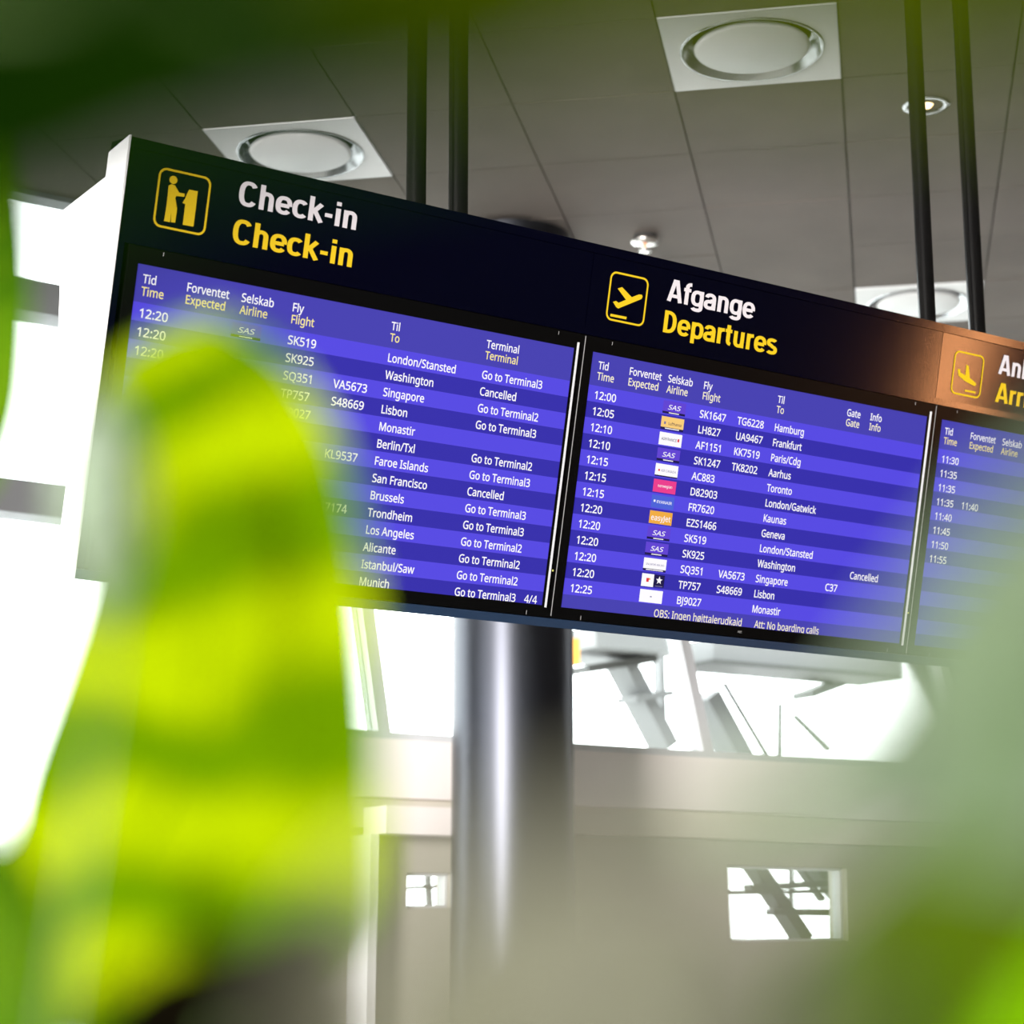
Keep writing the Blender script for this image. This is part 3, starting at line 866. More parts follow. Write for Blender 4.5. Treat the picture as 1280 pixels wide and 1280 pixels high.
# ------------------------------------------------------------------ ceiling fittings
def ceil_pt(u, v, z=0.0):
    p = G0 + G1 * (u * 0.6) + G2 * (v * 0.6)
    return Vector((p.x, p.y, H_CEIL + z))


def make_vent(i, j, label):
    c = ceil_pt(i + 0.5, j + 0.5)
    o = empty('air_diffuser', mat=Matrix.Translation(c) @ Matrix.Rotation(GY, 4, 'Z'))
    tag(o, label, 'air vent', 'square ceiling diffusers with round discs')
    # square plate with a round opening
    n = 64
    vs, fs = [], []
    for k in range(n):
        a = 2 * math.pi * k / n + math.pi / 4
        cs, sn = math.cos(a), math.sin(a)
        sq = 0.297 / max(abs(cs), abs(sn))
        vs += [(0.245 * cs, 0.245 * sn, -0.004), (sq * cs, sq * sn, -0.004), (sq * cs, sq * sn, 0.012)]
    for k in range(n):
        a, b = 3 * k, 3 * ((k + 1) % n)
        fs += [(a, b, b + 1, a + 1), (a + 1, b + 1, b + 2, a + 2)]
    MB().add(vs, fs).build('plate', MAT['vent'], o)
    m = MB()
    m.lathe([(0.250, -0.004), (0.247, -0.010), (0.240, -0.008), (0.226, 0.035), (0.205, 0.045)], n=72)
    m.build('ring', MAT['chrome'], o)
    m = MB()
    m.lathe([(0.0, 0.045), (0.212, 0.045)], n=72)
    m.build('duct_cover', MAT['backing'], o)
    m = MB()
    m.lathe([(0.0, -0.008), (0.186, -0.008), (0.196, -0.004), (0.200, 0.004), (0.196, 0.010), (0.0, 0.012)], n=72)
    m.build('disc', MAT['vent'], o)
    return o


make_vent(0, 0, 'square white air vent with round disc, nearest the top edge of the picture')
make_vent(-3, 1, 'square white air vent with round disc above the Check-in sign')
make_vent(1, 5, 'square white air vent with round disc, behind the right-hand pair of poles')


def make_downlight(u, v, label, lit):
    o = empty('downlight', mat=Matrix.Translation(ceil_pt(u, v)))
    tag(o, label, 'ceiling light', 'round recessed downlights')
    m = MB()
    m.lathe([(0.068, 0.0), (0.085, 0.0), (0.085, -0.004), (0.066, -0.006), (0.064, 0.0)], n=48)
    m.build('trim_ring', MAT['chrome'], o)
    m = MB()
    m.lathe([(0.066, -0.003), (0.050, 0.010), (0.0, 0.012)], n=48)
    m.build('reflector', MAT['pole'], o)
    m = MB()
    m.lathe([(0.0, -0.012), (0.018, -0.008), (0.026, 0.002), (0.024, 0.010)], n=32)
    m.build('bulb', MAT['bulb'], o)
    return o


make_downlight(1.5, 1.5, 'small round downlight glowing warm behind the right-hand poles', True)
make_downlight(-1.5, -0.5, 'small round downlight cut by the top edge of the picture', True)

sp = empty('sprinkler', mat=Matrix.Translation(ceil_pt(-0.48, 3.48)))
tag(sp, 'small chrome fire sprinkler on the ceiling above the Afgange sign', 'sprinkler')
m = MB(); m.lathe([(0.0, 0.0), (0.05, 0.0), (0.046, -0.008), (0.018, -0.014), (0.0, -0.014)], n=32); m.build('escutcheon', MAT['backing'], sp)
m = MB(); m.lathe([(0.0, -0.02), (0.062, -0.022), (0.060, -0.036), (0.03, -0.044), (0.0, -0.044)], n=32); m.build('cup', MAT['brass'], sp)
m = MB(); m.lathe([(0.006, -0.044), (0.006, -0.066)], n=12); m.build('glass_bulb', MAT['red_glass'], sp)
m = MB(); m.lathe([(0.0, -0.066), (0.026, -0.066), (0.026, -0.074), (0.0, -0.076)], n=24); m.build('deflector', MAT['brass'], sp)

# ------------------------------------------------------------------ the flight information board
NB = Vector((math.sin(YAW) * math.cos(TILT), -math.cos(YAW) * math.cos(TILT), -math.sin(TILT)))
UB = NB.cross(R_)
if UB.z < 0:
    UB = -UB
OB = Vector((-0.7169846, 3.6229483, 1.2699602 + 1.55))
BM = Matrix((R_, -NB, UB)).transposed().to_4x4()
BM.translation = OB
PW = 1.0725


def ab(px, py):
    p = hit(px, py, OB, NB) - OB
    return p.dot(R_), -p.dot(UB)


A0, A1 = -0.050, 3.190
B0, B1 = -0.2355, 0.6145
board = empty('flight_information_board', mat=BM)
tag(board, 'long black hanging sign board with yellow and white headings holding three monitors', 'sign board')
m = MB(); m.box(A0 + 0.004, A1 - 0.004, 0.022, 0.098, -B1 + 0.004, -B0 - 0.020)
m.build('back_box', MAT['board'], board)
# white end cheeks, cut back at the top
for a0, a1 in ((A0, A0 + 0.004), (A1 - 0.004, A1)):
    m = MB(); m.prism([(-0.003, 0.238), (0.099, 0.214), (0.099, -B1), (-0.003, -B1)], a0, a1, axis='x')
    m.build('end_cheek', MAT['side'], board)
m = MB(); m.prism([(0.100, 0.168), (0.330, 0.118), (0.232, -0.239), (0.100, -0.239)], A0 + 0.002, A1 - 0.002, axis='x')
m.build('rear_housing', MAT['side'], board)
m = MB(); m.box(A0 + 0.004, A1 - 0.004, -0.003, 0.100, -B0 - 0.020, -B0, 0)
m.build('top_rail', MAT['panel'], board)
m = MB(); m.box(A0 + 0.004, A1 - 0.004, -0.002, 0.020, 0.0345, 0.050)
m.build('middle_rail', MAT['panel'], board)
m = MB(); m.box(A0 + 0.004, A0 + 0.018, -0.0015, 0.020, -0.594, 0.0345)
m.build('side_rail', MAT['panel'], board)
m = MB(); m.box(A0 + 0.004, A1 - 0.004, -0.004, 0.021, -B1, -0.5955)
m.build('bottom_rail', MAT['navy'], board)
m = MB(); m.box(0.74, 1.175, 0.085, 0.125, 0.2355, 0.2505)
m.build('mounting_rail', MAT['silver'], board)

seams = [A0 + 0.004, 1.0445, 2.1153, A1 - 0.004]
YE = MAT['txt_yellow']
heads = [('Check-in', (0.189, 0.4536), -0.1515, 'Check-in', (0.1863, 0.4547), -0.0750, 0.049),
         ('Afgange', (1.2556, 1.5115), -0.1458, 'Departures', (1.2553, 1.5914), -0.0740, 0.0500),
         ('Ankomst', (2.3228, 2.600), -0.1427, 'Arrivals', (2.3235, 2.580), -0.0707, 0.0500)]
pics = [(0.0187, 0.1285, -0.1915, -0.0762), (1.0945, 1.2005, -0.1852, -0.0756), (2.1632, 2.2690, -0.1785, -0.0690)]
Z5 = lambda X, Y: (60 + X / 6.4, 160 + Y / 6.4)
Z7 = lambda X, Y: (720 + X / 4.571, 320 + Y / 4.571)
Z6 = lambda X, Y: (1160 + X / 7.111, 370 + Y / 7.111)
shapes = [
    [[Z5(*q) for q in pl] for pl in (
        [(965, 462), (990, 452), (1015, 462), (1048, 518), (1092, 528), (1090, 552), (1025, 545), (1017, 562), (1031, 650), (1016, 758), (984, 755), (986, 660), (974, 755), (928, 745), (946, 640), (956, 560)],
        [(1130, 495), (1197, 508), (1180, 650), (1162, 790), (1078, 775), (1098, 610), (1076, 600), (1100, 560), (1108, 535)])],
    [[Z7(*q) for q in pl] for pl in (
        [(238, 186), (262, 178), (317, 236), (358, 220), (374, 221), (379, 232), (372, 246), (240, 300), (229, 292), (211, 262), (227, 257), (242, 268), (285, 250)],
        [(197, 330), (288, 348), (285, 362), (195, 344)])],
    [[Z6(*q) for q in pl] for pl in (
        [(265, 650), (283, 648), (288, 680), (335, 706), (343, 610), (362, 622), (372, 728), (424, 772), (429, 788), (420, 800), (405, 796), (330, 756), (272, 706)],
        [(330, 832), (425, 850), (422, 866), (328, 848)])],
]


def fan(mb, poly, c, depth, m=0):
    """small raised flat shape with a thin edge"""
    mb.prism([(a, -b) for a, b in poly], c, c - depth, m)


def rr(x0, x1, z0, z1, r, n=6):
    out = []
    for cx, cz, s in ((x1 - r, z1 - r, 0), (x0 + r, z1 - r, 90), (x0 + r, z0 + r, 180), (x1 - r, z0 + r, 270)):
        for k in range(n + 1):
            t = math.radians(s + 90 * k / n)
            out.append((cx + r * math.cos(t), cz + r * math.sin(t)))
    return out


for k in range(3):
    m = MB()
    c_in = 0.0 if k < 2 else 0.0
    m.box(seams[k] + 0.0008, seams[k + 1] - 0.0008, c_in, 0.012, 0.050, -B0 - 0.0205)
    hp = m.build('header_panel', MAT['panel'], board)
    if k == 2:      # the third panel sits a touch askew in its rails
        hp.matrix_basis = Matrix.Translation((seams[2], 0, 0)) @ Matrix.Rotation(0.011, 4, 'Z') @ Matrix.Translation((-seams[2], 0, 0))
    pm = MB()
    x0, x1, b0, b1 = pics[k]
    outer, inner = rr(x0, x1, -b1, -b0, 0.016), rr(x0 + 0.0042, x1 - 0.0042, -b1 + 0.0042, -b0 - 0.0042, 0.0125)
    n = len(outer)
    pm.add([(p[0], -0.0012, p[1]) for p in outer] + [(p[0], -0.0012, p[1]) for p in inner],
           [(i, (i + 1) % n, (i + 1) % n + n, i + n) for i in range(n)])
    for pl in shapes[k]:
        fan(pm, [ab(*q) for q in pl], -0.0002, 0.0010)
    if k == 0:
        hx, hz = ab(*Z5(1003, 418))
        fan(pm, [(hx + 0.0079 * math.cos(t * math.pi / 10), hz + 0.0079 * math.sin(t * math.pi / 10)) for t in range(20)], -0.0002, 0.0010)
    pm.build('pictogram', YE, hp)
    t1, sp1, b1_, t2, sp2, b2_, cap = heads[k]
    lm = MB(); put_sign_text(lm, t1, sp1[0], sp1[1], b1_, cap, 0)
    o = lm.build('lettering', MAT['txt_white'], hp); tag(o, 'white heading %s' % t1)
    lm = MB(); put_sign_text(lm, t2, sp2[0], sp2[1], b2_, cap, 0)
    o = lm.build('lettering', MAT['txt_yellow'], hp); tag(o, 'yellow heading %s' % t2)

# hanging poles: two pairs, straight up to the ceiling
for (px, py) in ((520, 254), (572.7, 268), (1159.5, 407), (1222, 421)):
    p = hit(px, py, OB - NB * 0.060, NB)
    m = MB()
    zb = p.z - 0.10
    m.lathe([(0.0215, 0.0), (0.0215, H_CEIL - zb + 0.01)], c=(p.x, p.y, zb), n=40)
    m.lathe([(0.0, 0.0), (0.0215, 0.0)], c=(p.x, p.y, zb), n=40)
    po = put_world(m.build('hanging_pole', MAT['pole']), board)
    m = MB()
    m.lathe([(0.022, H_CEIL - 0.03), (0.05, H_CEIL - 0.012), (0.052, H_CEIL + 0.002)], c=(p.x, p.y, 0), n=40)
    m2 = m.build('ceiling_flange', MAT['pole'])
    m2.parent = po

# ------------------------------------------------------------------ monitors
SW, SH = 1.0225, 0.5685
ROW = 0.03588


def logo(parent, b, kind, k):
    """airline tile in the Selskab column"""
    x0, x1 = 0.2095, 0.2740
    z0, z1 = b - 0.0245, b + 0.0045
    mats = [MAT[q] for q in ('s_white', 'l_purple', 'l_dark', 'l_yellow', 'l_pink', 'l_blue', 'l_orange', 'l_red', 'l_grey')]
    m = MB()
    C0, C1 = -0.0014, -0.0020
    quad = lambda a0, a1, b0, b1, mi, c=C0: m.add([(a0, c, -b1), (a1, c, -b1), (a1, c, -b0), (a0, c, -b0)], [(0, 1, 2, 3)], mi)
    tx = lambda s, a, bb, sz, wd, mi, sl=0.0: put_text(m, s, a, bb, sz, mi, C1, wd, sl)
    if kind == 'S':
        quad(x0, x1, z0, z1 - 0.005, 1); quad(x0, x1, z1 - 0.005, z1, 2)
        tx('SAS', x0 + 0.013, b - 0.0055, 0.0185, 0.036, 0, 0.3); quad(x0 + 0.018, x1 - 0.018, z1 - 0.0035, z1 - 0.0015, 0, C1)
    elif kind == 'L':
        quad(x0, x1, z0, z1 - 0.005, 3); quad(x0, x1, z1 - 0.005, z1, 2)
        tx('Lufthansa', x0 + 0.020, b - 0.0065, 0.0115, 0.038, 2); quad(x0 + 0.008, x0 + 0.013, b - 0.013, b - 0.007, 8, C1)
        quad(x0 + 0.012, x1 - 0.012, z1 - 0.0035, z1 - 0.0015, 0, C1)
    elif kind == 'A':
        quad(x0, x1, z0, z1, 0); tx('AIRFRANCE', x0 + 0.006, b - 0.0065, 0.011, 0.044, 2); quad(x0 + 0.052, x0 + 0.057, b - 0.014, b - 0.007, 7, C1)
    elif kind == 'C':
        quad(x0, x1, z0, z1 - 0.003, 0); quad(x0, x1, z1 - 0.003, z1, 2)
        quad(x0 + 0.008, x0 + 0.013, b - 0.012, b - 0.0075, 7, C1); tx('AIR CANADA', x0 + 0.016, b - 0.007, 0.0095, 0.043, 8)
    elif kind == 'N':
        quad(x0, x1, z0, z1, 4); tx('norwegian', x0 + 0.012, b - 0.0075, 0.0110, 0.042, 0)
    elif kind == 'R':
        quad(x0, x1, z0, z1, 5); tx('RYANAIR', x0 + 0.014, b - 0.0065, 0.0115, 0.044, 0); quad(x0 + 0.006, x0 + 0.011, b - 0.0135, b - 0.0085, 0, C1)
    elif kind == 'E':
        quad(x0, x1, z0, z1, 6); tx('easyJet', x0 + 0.004, b - 0.003, 0.022, 0.056, 0)
    elif kind == 'Q':
        quad(x0, x1, z0, z1 - 0.005, 0); quad(x0, x1, z1 - 0.005, z1, 2)
        tx('SINGAPORE AIRLINES', x0 + 0.006, b - 0.0085, 0.0075, 0.053, 8)
        quad(x0 + 0.008, x1 - 0.008, z1 - 0.0035, z1 - 0.0015, 0, C1)
    elif kind == 'T':
        xm = (x0 + x1) / 2 + 0.002
        quad(x0, xm, z0, z1, 0); quad(xm, x1, z0, z1 - 0.001, 2)
        quad(x0 + 0.013, x0 + 0.020, b - 0.015, b - 0.006, 7, C1); quad(x0 + 0.020, x0 + 0.024, b - 0.015, b - 0.011, 6, C1)
        cx, cz = (xm + x1) / 2, b - 0.012
        star = [(cx + (0.0095 if q % 2 == 0 else 0.0042) * math.sin(q * math.pi / 5), cz - (0.0095 if q % 2 == 0 else 0.0042) * math.cos(q * math.pi / 5)) for q in range(10)]
        m.add([(p[0], C1, -p[1]) for p in star] + [(cx, C1, -cz)], [(q, (q + 1) % 10, 10) for q in range(10)], 0)
        quad(xm + 0.005, x1 - 0.004, b + 0.0005, b + 0.002, 8, C1)
    elif kind == 'B':
        quad(x0, x1, z0, z1, 0); quad(x0 + 0.029, x0 + 0.034, b - 0.0105, b - 0.008, 8, C1)
    o = m.build('airline_logo', mats, parent, recalc=False)
    return o


def make_monitor(k, label, headings, rows, first, cols, footer=None, page=None, eng='s_yellow', hsz=0.0290):
    """a slim landscape monitor; its origin is the picture's top-left corner"""
    root = empty('monitor', mat=BM @ Matrix.Translation((PW * k, 0, 0)))
    tag(root, label, 'monitor', 'flight monitors in the hanging board')
    fm = MB()
    X0, X1, Zt, Zb = -0.0215, 1.0465, 0.033, -0.5935
    c0, c1 = -0.0025, 0.021
    fm.box(X0, 0.0, c0, c1, Zb, Zt); fm.box(SW, X1, c0, c1, Zb, Zt)
    fm.box(0.0, SW, c0, c1, 0.0, Zt); fm.box(0.0, SW, c0, c1, Zb, -SH)
    fm.box(0.0, SW, 0.002, c1, -SH, 0.0)
    bz = fm.build('bezel', MAT['bezel'], root)
    m = MB(); put_text(m, 'NEC', 0.504, 0.5835, 0.0085, 0, c0 - 0.0006, 0.013); m.build('maker_mark', MAT['grey_line'], bz)
    for a in (0.048, 0.9755):
        m = MB(); m.box(a, a + 0.0010, c0 - 0.0004, c0, 0.0225, 0.0295); m.build('corner_line', MAT['grey_line'], bz)
        m = MB(); m.box(a + 0.007, a + 0.008, c0 - 0.0004, c0, -0.592, -0.583); m.build('corner_line', MAT['grey_line'], bz)
    m = MB(); m.lathe([(0.0, 0.0), (0.0022, 0.0)], n=12)
    m.v = [(1.0379 + v[0], c0 - 0.0006, -0.4905 + v[1]) for v in m.v]
    m.build('status_light', MAT['led'], bz)
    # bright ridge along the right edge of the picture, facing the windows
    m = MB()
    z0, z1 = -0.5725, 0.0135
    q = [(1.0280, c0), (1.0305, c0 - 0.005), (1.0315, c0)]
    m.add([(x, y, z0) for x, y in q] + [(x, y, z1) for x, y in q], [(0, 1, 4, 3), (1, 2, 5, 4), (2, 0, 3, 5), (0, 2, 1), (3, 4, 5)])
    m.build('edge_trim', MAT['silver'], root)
    m = MB(); m.box(1.0480, 1.0491, c0, c0 + 0.005, -0.590, 0.031)
    m.build('gap_line', MAT['grey_line'], root)
    # picture
    dm = MB()
    yy = [0.0, 2.03 * ROW] + [2.03 * ROW + ROW * (i + 1) for i in range(14)]
    yy = [min(v, SH) for v in yy]
    yy[-1] = SH
    for i in range(len(yy) - 1):
        mi = 2 if i == 0 else (0 if i % 2 == 1 else 1)
        if footer and i == 14:
            mi = 2
        dm.add([(0, 0, -yy[i + 1]), (SW, 0, -yy[i + 1]), (SW, 0, -yy[i]), (0, 0, -yy[i])], [(0, 1, 2, 3)], mi)
    ds = dm.build('display', [MAT['band_light'], MAT['band_dark'], MAT['head_band']], root, recalc=False)
    for a, dk, en in headings:
        hm, he = MB(), MB()
        put_text(hm, dk, a, 0.0352, hsz, off=0.012)
        put_text(he, en, a, 0.0592, hsz, off=0.012)
        hm.build('heading_lettering', MAT['s_white'], ds, recalc=False)
        o = he.build('heading_lettering', MAT[eng], ds, recalc=False)
        tag(o, 'pale yellow English column heading')
    names = dict(t='time_lettering', e='time_lettering', f='flight_lettering', g='flight_lettering', d='city_lettering', x='notice_lettering', y='notice_lettering')
    for i, row in enumerate(rows):
        b = first + ROW * i
        for ckey, val in row.items():
            if ckey == 'logo':
                logo(ds, b, val, i)
                continue
            rm = MB()
            put_text(rm, val, cols[ckey], b, off=0.013)
            rm.build(names[ckey], MAT['s_white'], ds, recalc=False)
    if page:
        m = MB(); put_text(m, page, 0.9738, first + ROW * 13 - 0.001, off=0.008); m.build('page_lettering', MAT['s_white'], ds, recalc=False)
    if footer:
        for s, a, wd in ((footer[0], 0.2555, 0.2600), (footer[1], 0.5530, 0.2020)):
            m = MB()
            put_text(m, s, a, 0.5675, 0.0297, width=wd, off=0.008)
            m.build('footer_lettering', MAT['s_cream'], ds, recalc=False)
    return root


H3 = [(0.0135, 'Tid', 'Time'), (0.1045, 'Forventet', 'Expected'), (0.2220, 'Selskab', 'Airline')]
h1 = H3 + [(0.3344, 'Fly', 'Flight'), (0.5640, 'Til', 'To'), (0.7980, 'Terminal', 'Terminal')]
c1 = dict(t=0.0140, e=0.104, f=0.3335, g=0.4475, d=0.5640, x=0.7955)
r1 = []
dest = ['London/Stansted', 'Washington', 'Singapore', 'Lisbon', 'Monastir', 'Berlin/Txl', 'Faroe Islands', 'San Francisco', 'Brussels', 'Trondheim', 'Los Angeles', 'Alicante', 'Istanbul/Saw', 'Munich']
term = ['3', 'C', '2', '3', '', '2', '3', 'C', '3', '3', '2', '2', '2', '3']
fl = ['SK519', 'SK925', 'SQ351', 'TP757', 'BJ9027', '4'] + [''] * 8
cs = {2: 'VA5673', 3: 'S48669', 6: 'KL9537', 9: 'G7174'}
for i in range(14):
    d = {'d': dest[i]}
    if i < 3: d['t'] = '12:20'
    if fl[i] and i < 5: d['f'] = fl[i]
    if i in cs: d['g'] = cs[i]
    if term[i] == 'C': d['x'] = 'Cancelled'
    elif term[i]: d['x'] = 'Go to Terminal' + term[i]
    if i == 0: d['logo'] = 'S'
    r1.append(d)
make_monitor(0, 'purple screen of check-in flights with a Terminal column, under the Check-in heading', h1, r1, 0.1015, c1, page='4/4')

h2 = [(0.0195, 'Tid', 'Time'), (0.1043, 'Forventet', 'Expected'), (0.2138, 'Selskab', 'Airline'), (0.3166, 'Fly', 'Flight'), (0.5399, 'Til', 'To'), (0.7585, 'Gate', 'Gate'), (0.8349, 'Info', 'Info')]
c2 = dict(t=0.0178, f=0.3155, g=0.4275, d=0.5398, x=0.7570, y=0.8313)
data = [('12:00', 'S', 'SK1647', 'TG6228', 'Hamburg'), ('12:05', 'L', 'LH827', 'UA9467', 'Frankfurt'), ('12:10', 'A', 'AF1151', 'KK7519', 'Paris/Cdg'),
        ('12:10', 'S', 'SK1247', 'TK8202', 'Aarhus'), ('12:15', 'C', 'AC883', '', 'Toronto'), ('12:15', 'N', 'D82903', '', 'London/Gatwick'),
        ('12:15', 'R', 'FR7620', '', 'Kaunas'), ('12:20', 'E', 'EZS1466', '', 'Geneva'), ('12:20', 'S', 'SK519', '', 'London/Stansted'),
        ('12:20', 'S', 'SK925', '', 'Washington'), ('12:20', 'Q', 'SQ351', 'VA5673', 'Singapore'), ('12:20', 'T', 'TP757', 'S48669', 'Lisbon'), ('12:25', 'B', 'BJ9027', '', 'Monastir')]
r2 = []
for i, (t, lg, f1, f2, dd) in enumerate(data):
    d = {'t': t, 'logo': lg, 'f': f1, 'd': dd}
    if f2: d['g'] = f2
    if i == 9: d['y'] = 'Cancelled'
    if i == 10: d['x'] = 'C37'
    r2.append(d)
mon2 = make_monitor(1, 'purple screen of departures with airline logos, under the Afgange heading', h2, r2, 0.1018, c2, footer=('OBS: Ingen højttalerudkald', 'Att: No boarding calls'), eng='s_cream')
h3 = [(0.0155, 'Tid', 'Time'), (0.1050, 'Forventet', 'Expected'), (0.2205, 'Selskab', 'Airline')]
c3 = dict(t=0.0155, e=0.1031)
r3 = [{'t': x} for x in ('11:30', '11:35', '11:35', '11:35', '11:40', '11:45', '11:50', '11:55')]
r3[3]['e'] = '11:40'
make_monitor(2, 'purple screen with times from 11:30, half hidden by leaves under the Ankomst heading', h3, r3, 0.1060, c3)

# ------------------------------------------------------------------ plants close to the lens
def smooth_path(pts, n):
    """Catmull-Rom through 3-D points, n samples evenly in parameter by chord length"""
    P = [Vector(p) for p in pts]
    L = [0]
    for i in range(1, len(P)):
        L.append(L[-1] + (P[i] - P[i - 1]).length)
    out = []
    for k in range(n):
        t = L[-1] * k / (n - 1)
        i = max(j for j in range(len(P) - 1) if L[j] <= t + 1e-9)
        u = (t - L[i]) / max(1e-9, L[i + 1] - L[i])
        p0, p1, p2, p3 = P[max(i - 1, 0)], P[i], P[i + 1], P[min(i + 2, len(P) - 1)]
        out.append(0.5 * ((2 * p1) + (p2 - p0) * u + (2 * p0 - 5 * p1 + 4 * p2 - p3) * u * u + (3 * p1 - p0 - 3 * p2 + p3) * u ** 3))
    return out


def make_leaf(parent, left, right, mat, stem_path, pleats=9, amp=0.0012, cup=0.006, rib_mat=None, label=None, srad=0.003):
    """one leaf blade between its two margins (base first), with midrib and stalk"""
    NU, NV = 56, 18
    Lp = smooth_path([px_depth(*q) for q in left], NU)
    Rp = smooth_path([px_depth(*q) for q in right], NU)
    front, back, mid = [], [], []
    for i in range(NU):
        for j in range(NV + 1):
            v = j / NV
            p = Lp[i].lerp(Rp[i], v)
            tc = (CAM - p).normalized()
            wid = (Rp[i] - Lp[i]).length
            k = min(1.0, wid / 0.02)
            ph = i / (NU - 1) * pleats * 2 * math.pi - abs(v - 0.5) * 3.0
            p = p + tc * (k * (amp * math.sin(ph) * (0.3 + 0.7 * math.sin(math.pi * v)) + cup * math.sin(math.pi * v) - 0.25 * cup * math.exp(-((v - 0.5) / 0.06) ** 2)))
            front.append(p)
            back.append(p - tc * 0.0005)
            if j == NV // 2:
                mid.append(p - tc * 0.0008)
    n = NV + 1
    fs = []
    N = len(front)
    for i in range(NU - 1):
        for j in range(NV):
            a = i * n + j
            fs.append((a, a + 1, a + n + 1, a + n))
    me = bpy.data.meshes.new('leaf')
    # a closed thin blade would double the light path, so the blade is a single skin given its thickness by a modifier
    me.from_pydata([tuple(p) for p in front], [], fs)
    me.materials.append(mat)
    uv = me.uv_layers.new(name='UVMap')
    for poly in me.polygons:
        for li in poly.loop_indices:
            vi = me.loops[li].vertex_index
            uv.data[li].uv = ((vi % n) / NV, (vi // n) / (NU - 1) - 0.24 * (vi % n) / NV)
    me.polygons.foreach_set('use_smooth', [True] * len(me.polygons))
    o = bpy.data.objects.new('leaf', me)
    COL.objects.link(o)
    put_world(o, parent)
    if label:
        o['label'] = label
    m = MB()
    m.tube([p for p in mid[::3]] + [mid[-1]], 0.0013, 0.0003, n=8)
    rb = m.build('midrib', rib_mat or MAT['stem'])
    rb.parent = o
    if stem_path:
        m = MB()
        pts = [mid[0]] + [Vector(q) for q in stem_path]
        m.tube(smooth_path(pts, 24), srad * 0.7, srad, n=10)
        sm = m.build('leaf_stalk', MAT['stem'])
        sm.parent = o
    return o


def make_pot(parent, r=0.15, h=0.36):
    m = MB()
    m.lathe([(0.0, 0.0), (r * 0.78, 0.0), (r * 0.82, 0.01), (r, h - 0.02), (r, h), (r - 0.018, h), (r - 0.022, h - 0.04), (0.0, h - 0.05)], n=48)
    m.build('pot', MAT['pot'], parent)
    m = MB()
    m.lathe([(0.0, h - 0.025), (r - 0.024, h - 0.03)], n=32)
    m.build('soil', MAT['soil'], parent)


LM = dict(
    lime=leaf_mat('leaf_lime', (0.08580, 0.17820, 0.00020), (0.28380, 0.38280, 0.00040), 0.6, scale=7, shade_bands=1.7),
    dark=leaf_mat('leaf_dark_green', (0.00060, 0.00400, 0.00016), (0.00360, 0.01280, 0.00032), 0.3),  # the shade on the leaf's underside is put into this dark base colour
    mid=leaf_mat('leaf_green', (0.05250, 0.14250, 0.00300), (0.10500, 0.21000, 0.00450), 0.5),
    sage=leaf_mat('leaf_sage', (0.11520, 0.18000, 0.07920), (0.21600, 0.26640, 0.18720), 0.35, rough=0.3, scale=5, spec=0.6),
    khaki=leaf_mat('leaf_khaki', (0.11132, 0.11088, 0.06683), (0.14168, 0.13992, 0.10766), 0.35),
    olive=leaf_mat('leaf_olive', (0.03000, 0.06300, 0.00105), (0.05400, 0.08400, 0.00210), 0.4),
    bright=leaf_mat('leaf_bright_green', (0.1260, 0.3168, 0.00100), (0.1890, 0.4270, 0.00150), 0.55),
    yellow=leaf_mat('leaf_yellow_green', (0.01800, 0.03300, 0.00018), (0.04500, 0.06000, 0.00030), 0.55),
    brown=leaf_mat('leaf_shaded_brown', (0.00090, 0.00090, 0.00030), (0.00240, 0.00180, 0.00090), 0.1),  # the leaf's shadow is put into this near-black base colour
)

pl = empty('potted_plant', (-0.30, 0.62, 0))
tag(pl, 'blurred leafy plant with a large lime-green leaf in front of the Check-in monitor', 'plant', 'plants in front of the lens')
make_pot(pl)
SL = [(-0.16, 0.58, 1.15), (-0.26, 0.62, 0.75), (-0.30, 0.62, 0.30)]
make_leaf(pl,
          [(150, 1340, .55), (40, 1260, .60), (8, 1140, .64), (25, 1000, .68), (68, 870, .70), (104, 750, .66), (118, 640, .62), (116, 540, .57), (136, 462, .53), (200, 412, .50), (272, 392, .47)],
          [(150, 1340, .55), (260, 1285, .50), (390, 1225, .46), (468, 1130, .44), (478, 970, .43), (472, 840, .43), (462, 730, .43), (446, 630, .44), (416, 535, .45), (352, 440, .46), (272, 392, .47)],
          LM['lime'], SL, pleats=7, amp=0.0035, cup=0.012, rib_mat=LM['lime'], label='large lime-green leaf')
make_leaf(pl,
          [(80, 1420, .42), (-60, 1330, .42), (-90, 1200, .44), (-60, 1080, .46), (-10, 1010, .48)],
          [(80, 1420, .42), (92, 1330, .42), (78, 1200, .44), (50, 1100, .46), (-10, 1010, .48)],
          LM['mid'], SL, pleats=5, label='mid-green leaf at the corner')
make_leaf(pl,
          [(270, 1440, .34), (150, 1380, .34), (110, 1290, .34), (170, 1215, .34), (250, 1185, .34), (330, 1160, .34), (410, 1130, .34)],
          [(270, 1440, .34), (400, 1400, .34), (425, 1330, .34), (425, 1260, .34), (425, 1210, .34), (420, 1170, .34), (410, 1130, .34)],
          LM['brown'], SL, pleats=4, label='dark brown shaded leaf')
make_leaf(pl,
          [(-90, 700, .75), (-150, 600, .75), (-150, 450, .75), (-110, 330, .75), (-50, 230, .75), (20, 170, .75)],
          [(-90, 700, .75), (-10, 610, .75), (26, 520, .75), (37, 420, .75), (38, 310, .75), (20, 170, .75)],
          LM['mid'], [(-0.30, 0.70, 1.4), (-0.32, 0.66, 0.9), (-0.30, 0.62, 0.30)], pleats=5, label='green leaf at the left edge')
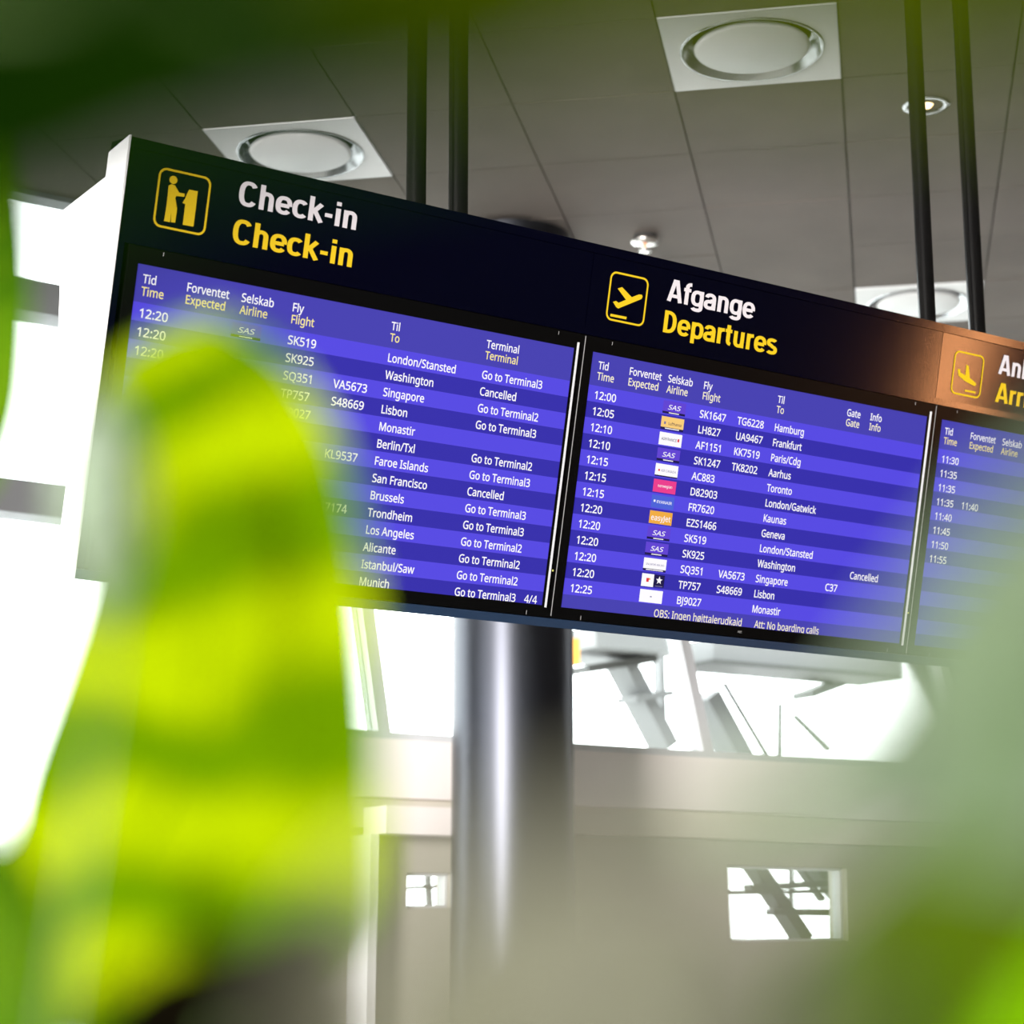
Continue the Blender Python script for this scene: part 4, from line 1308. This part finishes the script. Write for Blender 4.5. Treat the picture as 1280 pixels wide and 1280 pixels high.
make_leaf(pl,
          [(140, 790, .42), (92, 720, .42), (72, 630, .42), (84, 540, .42), (125, 470, .42)],
          [(140, 790, .42), (165, 720, .42), (180, 630, .42), (168, 540, .42), (125, 470, .42)],
          LM['sage'], [(-0.105, 0.43, 1.40), (-0.14, 0.50, 0.9), (-0.30, 0.62, 0.30)], pleats=3, label='small pale leaf', srad=0.0012)

pr = empty('potted_plant', (0.34, 0.42, 0))
tag(pr, 'blurred leafy plant with grey-green and bright green leaves covering the lower right corner', 'plant', 'plants in front of the lens')
make_pot(pr)
SR = [(0.16, 0.26, 1.30), (0.28, 0.38, 0.8), (0.34, 0.42, 0.30)]
make_leaf(pr,
          [(1560, 820, .22), (1500, 600, .22), (1420, 500, .22), (1320, 530, .215), (1210, 650, .21), (1130, 770, .205), (1070, 870, .20), (970, 950, .20), (840, 1000, .20)],
          [(1560, 820, .22), (1550, 960, .22), (1500, 1080, .22), (1400, 1110, .22), (1290, 1080, .21), (1180, 1070, .21), (1100, 1060, .205), (970, 1050, .20), (840, 1000, .20)],
          LM['sage'], [(0.14, 0.22, 1.45)] + SR[1:], pleats=5, amp=0.0015, cup=0.004, label='broad grey-green leaf')
make_leaf(pr,
          [(1080, 1560, .14), (1070, 1400, .14), (1060, 1280, .14), (1030, 1180, .135), (960, 1080, .13), (860, 1040, .13), (740, 1030, .13), (630, 1045, .13), (530, 1095, .13), (455, 1160, .13), (390, 1310, .13)],
          [(1080, 1560, .14), (1040, 1600, .14), (980, 1620, .14), (900, 1620, .135), (820, 1600, .13), (730, 1580, .13), (640, 1550, .13), (560, 1510, .13), (500, 1460, .13), (430, 1400, .13), (390, 1310, .13)],
          LM['khaki'], [(0.09, 0.20, 1.40), (0.20, 0.32, 0.9), SR[2]], pleats=6, amp=0.0008, cup=0.002, label='khaki leaf across the bottom', srad=0.002)
make_leaf(pr,
          [(1560, 1410, .30), (1520, 1190, .30), (1450, 1020, .30), (1330, 950, .30), (1250, 975, .30), (1160, 1050, .30), (1070, 1120, .30), (1000, 1200, .30), (970, 1280, .30)],
          [(1560, 1410, .30), (1500, 1490, .30), (1420, 1530, .30), (1290, 1530, .30), (1210, 1510, .30), (1140, 1470, .30), (1070, 1420, .30), (1010, 1360, .30), (970, 1280, .30)],
          LM['olive'], SR, pleats=6, label='dark olive leaf')
make_leaf(pr,
          [(1600, 1465, .28), (1560, 1285, .28), (1500, 1165, .28), (1420, 1125, .28), (1350, 1155, .28), (1280, 1235, .28), (1230, 1315, .28), (1200, 1385, .28)],
          [(1600, 1465, .28), (1550, 1525, .28), (1490, 1555, .28), (1420, 1555, .28), (1350, 1535, .28), (1290, 1495, .28), (1240, 1445, .28), (1200, 1385, .28)],
          LM['bright'], SR, pleats=6, label='bright green leaf')

pt = empty('potted_plant', (-0.42, 0.02, 0))
tag(pt, 'tall plant with dark and yellow-green leaves hanging across the top edge', 'plant', 'plants in front of the lens')
make_pot(pt)
ST = [(-0.16, 0.14, 1.66), (-0.34, 0.06, 1.50), (-0.42, 0.02, 0.9), (-0.42, 0.02, 0.30)]
make_leaf(pt,
          [(-420, -120, .15), (-340, 180, .15), (-200, 320, .15), (-60, 320, .145), (80, 290, .14), (250, 225, .14), (430, 180, .14), (680, 130, .14), (1020, -50, .14)],
          [(-420, -120, .15), (-330, -280, .15), (-220, -400, .15), (-80, -450, .145), (60, -450, .14), (200, -420, .14), (340, -350, .14), (680, -290, .14), (1020, -50, .14)],
          LM['dark'], ST, pleats=5, amp=0.0008, cup=0.002, label='very dark green leaf', srad=0.002)
make_leaf(pt,
          [(380, -420, .13), (400, -120, .13), (540, 60, .13), (740, 90, .13), (920, 90, .13), (1090, 100, .13), (1250, 105, .13), (1400, 80, .13), (1520, -40, .13)],
          [(380, -420, .13), (500, -480, .13), (640, -500, .13), (800, -490, .13), (960, -460, .13), (1110, -400, .13), (1260, -310, .13), (1400, -190, .13), (1520, -40, .13)],
          LM['yellow'], [(-0.03, 0.15, 1.72), (-0.2, 0.12, 1.75)] + ST[1:], pleats=5, amp=0.0008, cup=0.002, label='yellow-green leaf', srad=0.002)
